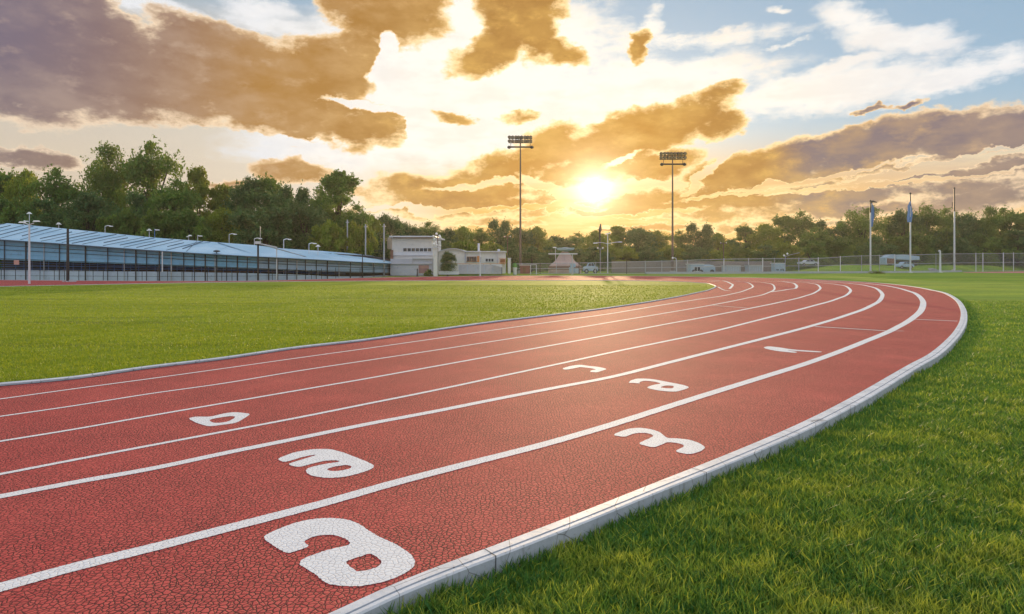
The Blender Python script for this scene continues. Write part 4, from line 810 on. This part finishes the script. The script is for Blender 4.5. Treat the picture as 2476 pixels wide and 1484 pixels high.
lump('stone_bench',2256,658,34,9,'long low grey stone bench between the flagpoles','bench',worn('stone',(.34,.33,.37),.9,0,.5,2),0,9)
p=G(2458,653.5,gz); o=thing('work_table','dark work table with a pale top at the right edge','table',tuple(p)); k=p.y/F
MB().box((p.x,p.y,zat(634,p.y)),(30*k,1.2,.18)).build('tabletop',WHITEM,o)
for s in (-7,9): MB().box((p.x+s*k,p.y,(zat(635,p.y)+gz)/2),(8*k,.9,zat(635,p.y)-gz)).build('leg',DARKM,o)
Yb=fy(2140)-3
# two people near the garage door
SKIN=worn('skin',(.45,.26,.19),.6); 
def person(px,py,lab,shirt,legs,pose):
    p=G(px,py,gz); o=thing('person',lab,'person',tuple(p)); j=dict(pel=(0,0,.95),ch=(0,0,1.35),nk=(0,0,1.5),hd=(0,0,1.63),ht=(0,0,1.76))
    V_=[(0,0,.95),(0,0,1.2),(0,0,1.42),(0,0,1.52),(0,-.01,1.6),(0,-.01,1.74)]; E=[(0,1),(1,2),(2,3),(3,4),(4,5)]; Rr=[.15,.13,.15,.055,.09,.085]
    def ch(base,pts,rs):
        k=base
        for q,r in zip(pts,rs): V_.append(q); Rr.append(r); E.append((k,len(V_)-1)); k=len(V_)-1
    for s in (-1,1):
        ch(0,[(s*.1,0,.86),(s*.11+pose*.1*s,-.05*s,.48),(s*.11+pose*.16*s,.03*s,.08),(s*.11+pose*.16*s,-.13+.03*s,.03)],[.1,.065,.045,.035])
        ch(2,[(s*.19,0,1.40),(s*.27,-.05,1.14),(s*.24,-.22,.98),(s*.23,-.3,.95)],[.065,.045,.035,.03])
    me=bpy.data.meshes.new('body'); me.from_pydata([Vector(v) for v in V_],E,[]); b=bpy.data.objects.new('body',me); COL.objects.link(b); b.parent=o
    b.modifiers.new('skin','SKIN'); sm=b.modifiers.new('sub','SUBSURF'); sm.levels=1; sm.render_levels=1
    for i,v in enumerate(me.skin_vertices[0].data): v.radius=(Rr[i],Rr[i]); v.use_root=(i==0)
    def f():
        sx=N.node('ShaderNodeSeparateXYZ'); N.val(sx.inputs[0],objco()); z=N(sx.outputs[2]); return bsdf(mix(N.math('GREATER_THAN',z,1.5),mix(N.math('GREATER_THAN',z,.92),legs,shirt),(.45,.26,.19)),.7)
    me.materials.append(mat('clothes',f)); MB().lathe((p.x,p.y+.01,p.z+1.66),[(.105,0),(.11,.06),(.08,.12),(.02,.15)],10).build('hair',DARKM,o); return o

person(1003,663.6,'person in a red top and dark trousers, right one of two by the garage door',(.6,.06,.07),(.05,.07,.13),.4)
person(994,662.9,'person in an orange top, left one of two by the garage door',(.60,.25,.14),(.10,.10,.16),-.3)
# ---------------------------------------------------------------- grass bank behind the fence on the right
def bankY(x): return fpt(x,lerp(FB,x)).y
xs=list(range(1900,2801,25)); rows=[]
for dy,f in ((1.2,0),(4,.35),(8,.95),(12,1.0),(60,1.05)):
    r=[]
    for x in xs:
        Y0=bankY(min(x,2700)); k=min(1,max(0,(x-1900)/120)); zt=(zat(641.5,Y0+10)-gz)*k*f+gz+.01; r.append(((x-CX)*(Y0)/F*(1+dy/Y0),Y0+dy,zt+random.uniform(-.04,.04)*f))
    rows.append(r)
nn=len(xs); bank=MB().add([p for r in rows for p in r],[(j*nn+i,j*nn+i+1,(j+1)*nn+i+1,(j+1)*nn+i) for j in range(len(rows)-1) for i in range(nn-1)]).build('grass_bank',TURF_OUT,smooth=True); tag(bank,kind='structure')
# ---------------------------------------------------------------- trees
def m_leaf(dark,mid,lite,tr):
    def f():
        c=N(attr('tint').outputs['Fac']); r=rnd(); p=objco(); n=noise(p,.22,4,.6)
        col=mix(c,dark,mid); col=mix(c.ss(.7,1.0)*.8,col,lite); col=mix(n.ss(.45,.7)*.5,col,lite)
        col=mix(r*.22,col,(.14,.12,.03))
        d=N.node('ShaderNodeBsdfPrincipled'); N.val(d.inputs[0],col); d.inputs['Roughness'].default_value=.55; d.inputs['Specular IOR Level'].default_value=.25
        t=N.node('ShaderNodeBsdfTranslucent'); N.val(t.inputs[0],mix(.55,col,tr)); m=N.node('ShaderNodeMixShader'); m.inputs[0].default_value=.42
        N.tree.links.new(d.outputs[0],m.inputs[1]); N.tree.links.new(t.outputs[0],m.inputs[2]); return N(m.outputs[0])
    return f
LEAVES={'green':mat('leaf_green',m_leaf((.055,.15,.030),(.12,.27,.042),(.27,.42,.055),(.26,.26,.03))),
        'dark':mat('leaf_dark',m_leaf((.045,.12,.045),(.09,.21,.062),(.18,.32,.085),(.16,.19,.03))),
        'yellow':mat('leaf_yellow',m_leaf((.09,.18,.020),(.21,.33,.028),(.45,.47,.04),(.40,.34,.03)))}
BARK=worn('bark',(.075,.055,.04),.9,0,.4,2,.4)
def tree_proto(name,seed,h,w,kind,leaf,nl=9000,low=.12,ls=.36,sparse=0.0,leafmat='green'):
    r=np.random.default_rng(seed); rr=random.Random(seed)
    lobes=[]; tries=0
    nlobe={'round':58,'tall':50,'bush':46,'multi':66}[kind]
    while len(lobes)<nlobe and tries<5000:
        tries+=1; u=rr.uniform(low,1); a=rr.uniform(0,2*math.pi)
        if kind=='round': env=math.sin(min(1,(u-low*.6)/(1-low*.6))*math.pi*.86+.32)**.62
        elif kind=='tall': env=(.42+.58*math.sin(u*math.pi*.95))*(.72 if u<.5 else 1)
        elif kind=='bush': env=math.cos(max(0,u-.15)*1.55)**.7
        else: env=math.sin(u*math.pi*.82+.42)**.7
        R0=(.115+.075*rr.random())*min(h,w*1.25)*(1.1-.42*u); rad=max(0,math.sqrt(rr.uniform(.05,1))*env*w/2-.5*R0)
        if kind=='multi': # several separate heads
            hd=rr.randrange(3); cx=[-.26,.22,.02][hd]*w; top_=[.92,1.0,.8][hd]; x=cx+rad*.55*math.cos(a); y=rad*.7*math.sin(a); z=u*h*top_-R0*.6
        else: x=rad*math.cos(a); y=rad*math.sin(a); z=u*h-R0*(.9 if u>.8 else .2)
        if z<R0*.3: continue
        lobes.append((x,y,min(z,h-R0*.9),R0))
    pts=[];tn=[]; per=nl//len(lobes)
    for (x,y,z,R0) in lobes:
        # sub-clumps within a lobe
        base=r.uniform(0,.55); subs=r.normal(0,1,(9,3)); subs/=np.linalg.norm(subs,axis=1)[:,None]; subs[:,2]=np.abs(subs[:,2])*.8-.15; subs*=R0*.72
        k=per//9
        for s in subs:
            d=r.normal(0,1,(k,3)); d/=np.linalg.norm(d,axis=1)[:,None]; q=s+d*(R0*.52*r.uniform(.35,1,(k,1))**.6); 
            pts.append(q+np.array([x,y,z])); tn.append(np.clip(base+r.uniform(0,.3)+r.uniform(-.1,.25,k),0,1))
    # stray sprays that break the outline
        for _ in range(7):
            v=r.normal(0,1,3); v[2]=abs(v[2])*.9; v/=np.linalg.norm(v); q=v*R0*r.uniform(1.0,1.42)+r.normal(0,1,(max(6,k//9),3))*R0*.10
            pts.append(q+np.array([x,y,z])); tn.append(np.clip(base+.2+r.uniform(-.1,.2,len(q)),0,1))
    pts=np.concatenate(pts); tn=np.concatenate(tn); m=pts[:,2]>.15; pts=pts[m]; tn=tn[m]
    n=len(pts); nor=r.normal(0,1,(n,3)); nor[:,2]+=.5; nor/=np.linalg.norm(nor,axis=1)[:,None]
    t=np.cross(nor,r.normal(0,1,(n,3))); t/=np.linalg.norm(t,axis=1)[:,None]; b=np.cross(nor,t); s=(ls*r.uniform(.6,1.3,n))[:,None]
    V=np.stack([pts-t*s*.5,pts+b*s*.32+nor*s*.06,pts+t*s*.5,pts-b*s*.32+nor*s*.06],1).astype(np.float32)
    me=bpy.data.meshes.new('crown'); me.vertices.add(n*4); me.vertices.foreach_set('co',V.reshape(-1)); me.loops.add(n*4); me.loops.foreach_set('vertex_index',np.arange(n*4,dtype=np.int32))
    me.polygons.add(n); me.polygons.foreach_set('loop_start',(np.arange(n)*4).astype(np.int32)); me.polygons.foreach_set('loop_total',np.full(n,4,np.int32))
    at=me.attributes.new('tint','FLOAT','POINT'); at.data.foreach_set('value',np.repeat(tn,4).astype(np.float32)); me.materials.append(LEAVES[leafmat]); me.update(calc_edges=True)
    mb=MB(); tr=h*.017+.06; mb.tube([(0,0,-.2),(tr*.4,0,h*.2),(-tr*.5,tr*.3,h*.45),(0,0,h*.78)],[tr*1.5,tr,tr*.7,tr*.2],8)
    for (x,y,z,R0) in lobes[::3]:
        z0=max(h*.08,z*.45); mb.tube([(0,0,z0),(x*.45,y*.45,z0+(z-z0)*.62),(x,y,z+R0*.3)],[tr*.5,tr*.3,tr*.08],5)
    trunk=mb.build('trunk',BARK); return me,trunk.data,trunk
PR={}
spec=[('r1',1,16,13,'round','green'),('r2',2,14,12,'round','yellow'),('r3',3,15,13,'round','dark'),('t1',4,18,9,'tall','green'),('t2',5,15,9,'tall','yellow'),('m1',6,19,16,'multi','green'),('m2',7,15,15,'multi','dark'),('b1',8,8,11,'bush','green'),('b2',9,7,10,'bush','yellow'),('b3',10,11,13,'bush','dark')]
for nm,sd,h,w,k,lm in spec:
    low={'round':.10,'tall':.10,'bush':.02,'multi':.16}[k]
    me,tm,to=tree_proto(nm,sd,h,w,k,lm,nl={'round':20000,'tall':17000,'bush':15000,'multi':24000}[k],low=low,ls=.40,leafmat=lm); PR[nm]=(me,tm,h,w); bpy.data.objects.remove(to)
def tree(px,ytop,wpx,Y,pr,label,cat='tree',group=None,zb=None,name=None,rot=None):
    me,tm,h,w=PR[pr]; x=(px-CX)*Y/F; z0=gz if zb is None else zb; ht=zat(ytop,Y)-z0; ww=wpx*Y/F
    o=thing(name or ('tree' if cat=='tree' else 'bush'),label,cat,(x,Y,z0),group); sxy=ww/w; sz=ht/h
    o.rotation_euler=(0,0,rot if rot is not None else random.uniform(0,6.28)); o.scale=(sxy,sxy,sz)
    for nm,d in (('crown',me),('trunk',tm)):
        c=bpy.data.objects.new(nm,d); COL.objects.link(c); c.parent=o
    return o
TL=[ # px, top, width, depth, proto, label
 (-60,420,130,108,'r1','green tree cut by the left frame edge'),
 (8,404,80,112,'t1','thin topped tree at the very left edge'),(62,408,100,106,'r2','yellowish green tree second from the left edge'),(130,402,120,104,'r1','green round tree between the edge trees and the tallest pair'),
 (20,470,130,98,'b1','low broad bush at the left edge over the roof'),(105,478,110,97,'b3','low dark bush behind the twin lamp post'),
 (262,343,150,112,'m1','tallest tree of all, left one of the tallest pair'),(372,339,150,110,'r1','right one of the tallest pair of trees'),(215,455,120,98,'r3','dark rounded tree in front of the tallest tree'),
 (330,462,100,98,'b3','dark dome shaped tree between the tallest pair'),(425,430,120,102,'r1','broad green tree stepping down to the right of the tallest pair'),(400,500,150,95,'b1','green bush mass low in front of the tallest pair'),(290,500,110,94,'b1','green bush low in front, under the left tall tree'),
 (482,403,76,108,'t2','narrow yellow green tree right of the tallest pair'),(470,500,110,95,'b1','mid green bush under the narrow yellow green tree'),(538,446,80,110,'t2','small yellow green tree in the dip'),(535,500,90,98,'r2','bushy tree filling the dip below the small yellow tree'),
 (600,418,96,108,'r3','dark tree with a rounded top, left of the dark group'),(655,420,90,110,'t1','pointed tree in the middle of the dark group'),(640,462,190,98,'b3','very broad dark tree low behind the hooked lamps'),(710,440,100,106,'m2','dark tree on the right shoulder of the dark group'),(735,480,110,100,'r3','dark sloping tree right of the broad dark one'),
 (818,406,112,108,'t1','tall lollipop shaped tree with an open crown'),(785,458,90,104,'r1','green tree tucked left of the lollipop shaped tree'),(860,492,90,106,'r1','tree stepping down right of the lollipop shaped tree'),(800,525,100,96,'b2','yellow green bush under the lollipop shaped tree'),(868,530,80,98,'b2','yellow green bush behind the utility poles'),
 (902,520,60,118,'r2','small golden tree above the utility poles'),(938,511,70,125,'r3','dark tree directly left above the white building'),(985,533,70,140,'r3','rounded tree behind the white building roof, left'),(1040,534,80,145,'r1','wide tree behind the white building roof, right'),(1080,547,60,150,'r3','small tree right behind the white building corner'),
 (1120,546,80,160,'r2','golden tree behind the curved hall'),(1160,550,70,155,'r1','tree behind the chimney of the low building'),(1207,526,74,165,'m2','taller tree above the right end of the low building'),(1258,545,70,170,'r3','tree directly behind the left floodlight mast'),(1298,546,70,170,'r2','backlit tree right of the left floodlight mast'),
 (1345,566,80,185,'r3','low backlit tree behind the tent'),(1395,562,70,190,'r1','low backlit tree left of the tapered mast'),(1440,556,70,175,'r2','golden tree behind the tapered dark mast'),(1492,546,62,180,'t2','pointed backlit tree right below the sun'),(1543,545,90,175,'r3','broad backlit tree halfway between sun and right mast'),(1590,556,66,180,'r2','golden tree directly left of the right mast'),
 (1645,556,64,180,'r1','backlit tree directly right of the right mast'),(1690,535,76,175,'m2','open crowned tree second right of the right mast'),(1735,562,66,180,'r2','small golden tree behind the site cabins, left'),(1768,574,60,190,'r3','lowest dark tree in the gap of the tree line'),(1803,542,66,172,'t1','narrow tree right of the gap'),
 (1855,540,90,168,'r2','broad golden green tree behind the cabins'),(1897,516,62,175,'t1','tall thin tree, left one of a pair above the cabins'),(1940,508,72,172,'r1','tall round tree, right one of a pair above the cabins'),(2008,527,80,178,'m2','brownish open tree between the pair and the flagpoles'),(1975,548,90,160,'r1','green tree in front of the brownish open tree'),
 (2086,494,118,172,'m1','broad tall tree directly behind the left flagpole'),(2150,520,70,172,'r1','tree between the left and middle flagpoles'),(2185,500,80,170,'r3','dark tree behind the middle flagpole'),(2240,494,96,168,'r1','tree directly right of the middle flagpole'),(2290,500,80,172,'r1','tree directly left of the tallest flagpole'),
 (2335,512,80,170,'r3','dark tree directly right of the tallest flagpole'),(2378,496,90,168,'m1','big tree right of the tallest flagpole with a jagged top'),(2430,500,90,170,'r1','tree close to the right frame edge'),(2480,506,90,168,'t1','tree cut by the right frame edge'),(2550,500,110,170,'r1','tree just past the right frame edge')]
for i,(px,yt,w,Y,pr,lab) in enumerate(TL): tree(px,yt,w*(1.28 if px<900 else 1.2),Y,pr,lab,'tree',group='trees of the far tree line',zb=None)
BL=[(1795,600,70,150,'b1','round light green bush by the cabins'),(1960,575,90,150,'b1','light green bush left of the flagpoles, highest of the front bushes'),(2030,570,110,150,'b1','wide green bush left of the left flagpole'),(2120,572,110,150,'b3','dark bush between the left and middle flagpoles'),(2200,560,120,152,'b1','broad bush behind the covered truck'),(2290,556,120,152,'b3','dark broad bush behind the tallest flagpole'),(2380,560,120,150,'b1','green bush right of the tallest flagpole'),(2460,556,120,150,'b3','dark bush at the right edge'),(2550,556,120,150,'b1','bush past the right edge'),
 (1900,580,90,150,'b2','yellow green bush behind the cabins'),(1850,592,80,150,'b3','dark low bush behind the second cabin'),(1680,596,90,150,'b3','dark bush behind the box trailer'),(1620,590,90,155,'b2','golden bush at the foot of the right mast'),(1560,594,90,150,'b3','dark bush left of the right mast'),(1500,592,90,150,'b2','golden bush right of the crossed arm lamp'),(1440,596,90,150,'b3','dark bush below the tapered mast'),(1395,600,70,150,'b3','dark bush right of the tent'),(1330,596,80,150,'b3','dark bush left of the tent'),(1285,596,80,140,'b3','dark bush behind the small goal'),(1240,590,80,140,'b3','dark bush behind the wooden pole'),(1180,580,90,130,'b2','yellow green bush behind the low building roof'),(1120,575,100,130,'b2','yellow green bush behind the curved roof'),(1065,572,60,125,'b3','dark bush in the gap between the buildings'),(920,560,90,112,'b3','dark bush left of the white building'),(1730,600,80,150,'b2','golden low bush behind the wooden pole'),
 (955,600,60,108,'b3','dark bush behind the tank of the white building')]
for (px,yt,w,Y,pr,lab) in BL: tree(px,yt,w*1.15,(Y if px<2250 else 164),pr,lab,'bush',group='bushes below the tree line')
tree(1082,605,44,97.5,'r3','small round dark tree with a visible trunk in front of the curved hall','tree',name='tree')
tree(1036,650,26,96,'b1','small green bush at the foot of the white pier','bush')
tree(2119,655,40,121,'b2','low reddish shrub bed at the foot of the left flagpole','bush')
# far wood that closes the horizon
def wood_mass():
    n=36000; r=np.random.default_rng(5); x=r.uniform(-520,520,n); y=r.uniform(255,300,n); top=9+3*np.sin(x*.05)+2.2*np.sin(x*.13+1)+2*np.sin(x*.31+2); z=r.uniform(0,1,n)**.7*top
    pts=np.stack([x,y,z],1); nor=r.normal(0,1,(n,3)); nor/=np.linalg.norm(nor,axis=1)[:,None]; t=np.cross(nor,r.normal(0,1,(n,3))); t/=np.linalg.norm(t,axis=1)[:,None]; b=np.cross(nor,t); s=(r.uniform(1.0,2.0,n))[:,None]
    V=np.stack([pts-t*s*.5,pts+b*s*.4,pts+t*s*.5,pts-b*s*.4],1).astype(np.float32); me=bpy.data.meshes.new('distant_wood'); me.vertices.add(n*4); me.vertices.foreach_set('co',V.reshape(-1)); me.loops.add(n*4); me.loops.foreach_set('vertex_index',np.arange(n*4,dtype=np.int32)); me.polygons.add(n); me.polygons.foreach_set('loop_start',(np.arange(n)*4).astype(np.int32)); me.polygons.foreach_set('loop_total',np.full(n,4,np.int32))
    at=me.attributes.new('tint','FLOAT','POINT'); at.data.foreach_set('value',np.repeat(r.uniform(0,.8,n),4).astype(np.float32)); me.materials.append(LEAVES['dark']); me.update(calc_edges=True); o=bpy.data.objects.new('distant_wood',me); COL.objects.link(o); tag(o,'far wood closing the horizon behind the tree line','wood',kind='stuff')
wood_mass()

def hedge(px0,px1,py,hz,dep,label):
    a=G(px0,py,gz); b=G(px1,py,gz); L_=(b-a).length; n=int(L_*hz*260); r=np.random.default_rng(int(px0)); o=thing('hedge',label,'hedge',tuple((a+b)/2))
    x=r.uniform(-L_/2,L_/2,n); y=r.uniform(0,dep,n); z=hz*(1+.12*np.sin(x*1.7)+.08*np.sin(x*4.1))*r.uniform(0,1,n)**.55; pts=np.stack([x,y,z],1)
    nor=r.normal(0,1,(n,3)); nor/=np.linalg.norm(nor,axis=1)[:,None]; t=np.cross(nor,r.normal(0,1,(n,3))); t/=np.linalg.norm(t,axis=1)[:,None]; c=np.cross(nor,t); s=(r.uniform(.15,.32,n))[:,None]
    V=np.stack([pts-t*s*.5,pts+c*s*.4,pts+t*s*.5,pts-c*s*.4],1).astype(np.float32); me=bpy.data.meshes.new('foliage'); me.vertices.add(n*4); me.vertices.foreach_set('co',V.reshape(-1)); me.loops.add(n*4); me.loops.foreach_set('vertex_index',np.arange(n*4,dtype=np.int32)); me.polygons.add(n); me.polygons.foreach_set('loop_start',(np.arange(n)*4).astype(np.int32)); me.polygons.foreach_set('loop_total',np.full(n,4,np.int32))
    at=me.attributes.new('tint','FLOAT','POINT'); at.data.foreach_set('value',np.repeat(r.uniform(0,1,n),4).astype(np.float32)); me.materials.append(LEAVES['dark']); me.update(calc_edges=True); q=bpy.data.objects.new('foliage',me); COL.objects.link(q); q.parent=o
hedge(1470,1606,659.6,1.55,1.4,'low grey green hedge behind the fence between the lamp posts and the right mast')
# ---------------------------------------------------------------- warm evening air
def m_haze():
    v=N.node('ShaderNodeVolumePrincipled'); v.inputs['Color'].default_value=(.95,.88,.78,1); v.inputs['Density'].default_value=HAZE_D; v.inputs['Anisotropy'].default_value=.55; return v
HAZE_D=.00027
hm=bpy.data.materials.new('evening_haze'); hm.use_nodes=True; hm.node_tree.nodes.clear(); N.tree=hm.node_tree
vo=m_haze(); oo=N.node('ShaderNodeOutputMaterial'); hm.node_tree.links.new(vo.outputs[0],oo.inputs['Volume'])
hz=MB().box((0,1150,14.4),(3060,2960,31.0)).build('haze',hm); tag(hz,kind='stuff')
scene.cycles.volume_bounces=0; scene.cycles.volume_step_rate=10
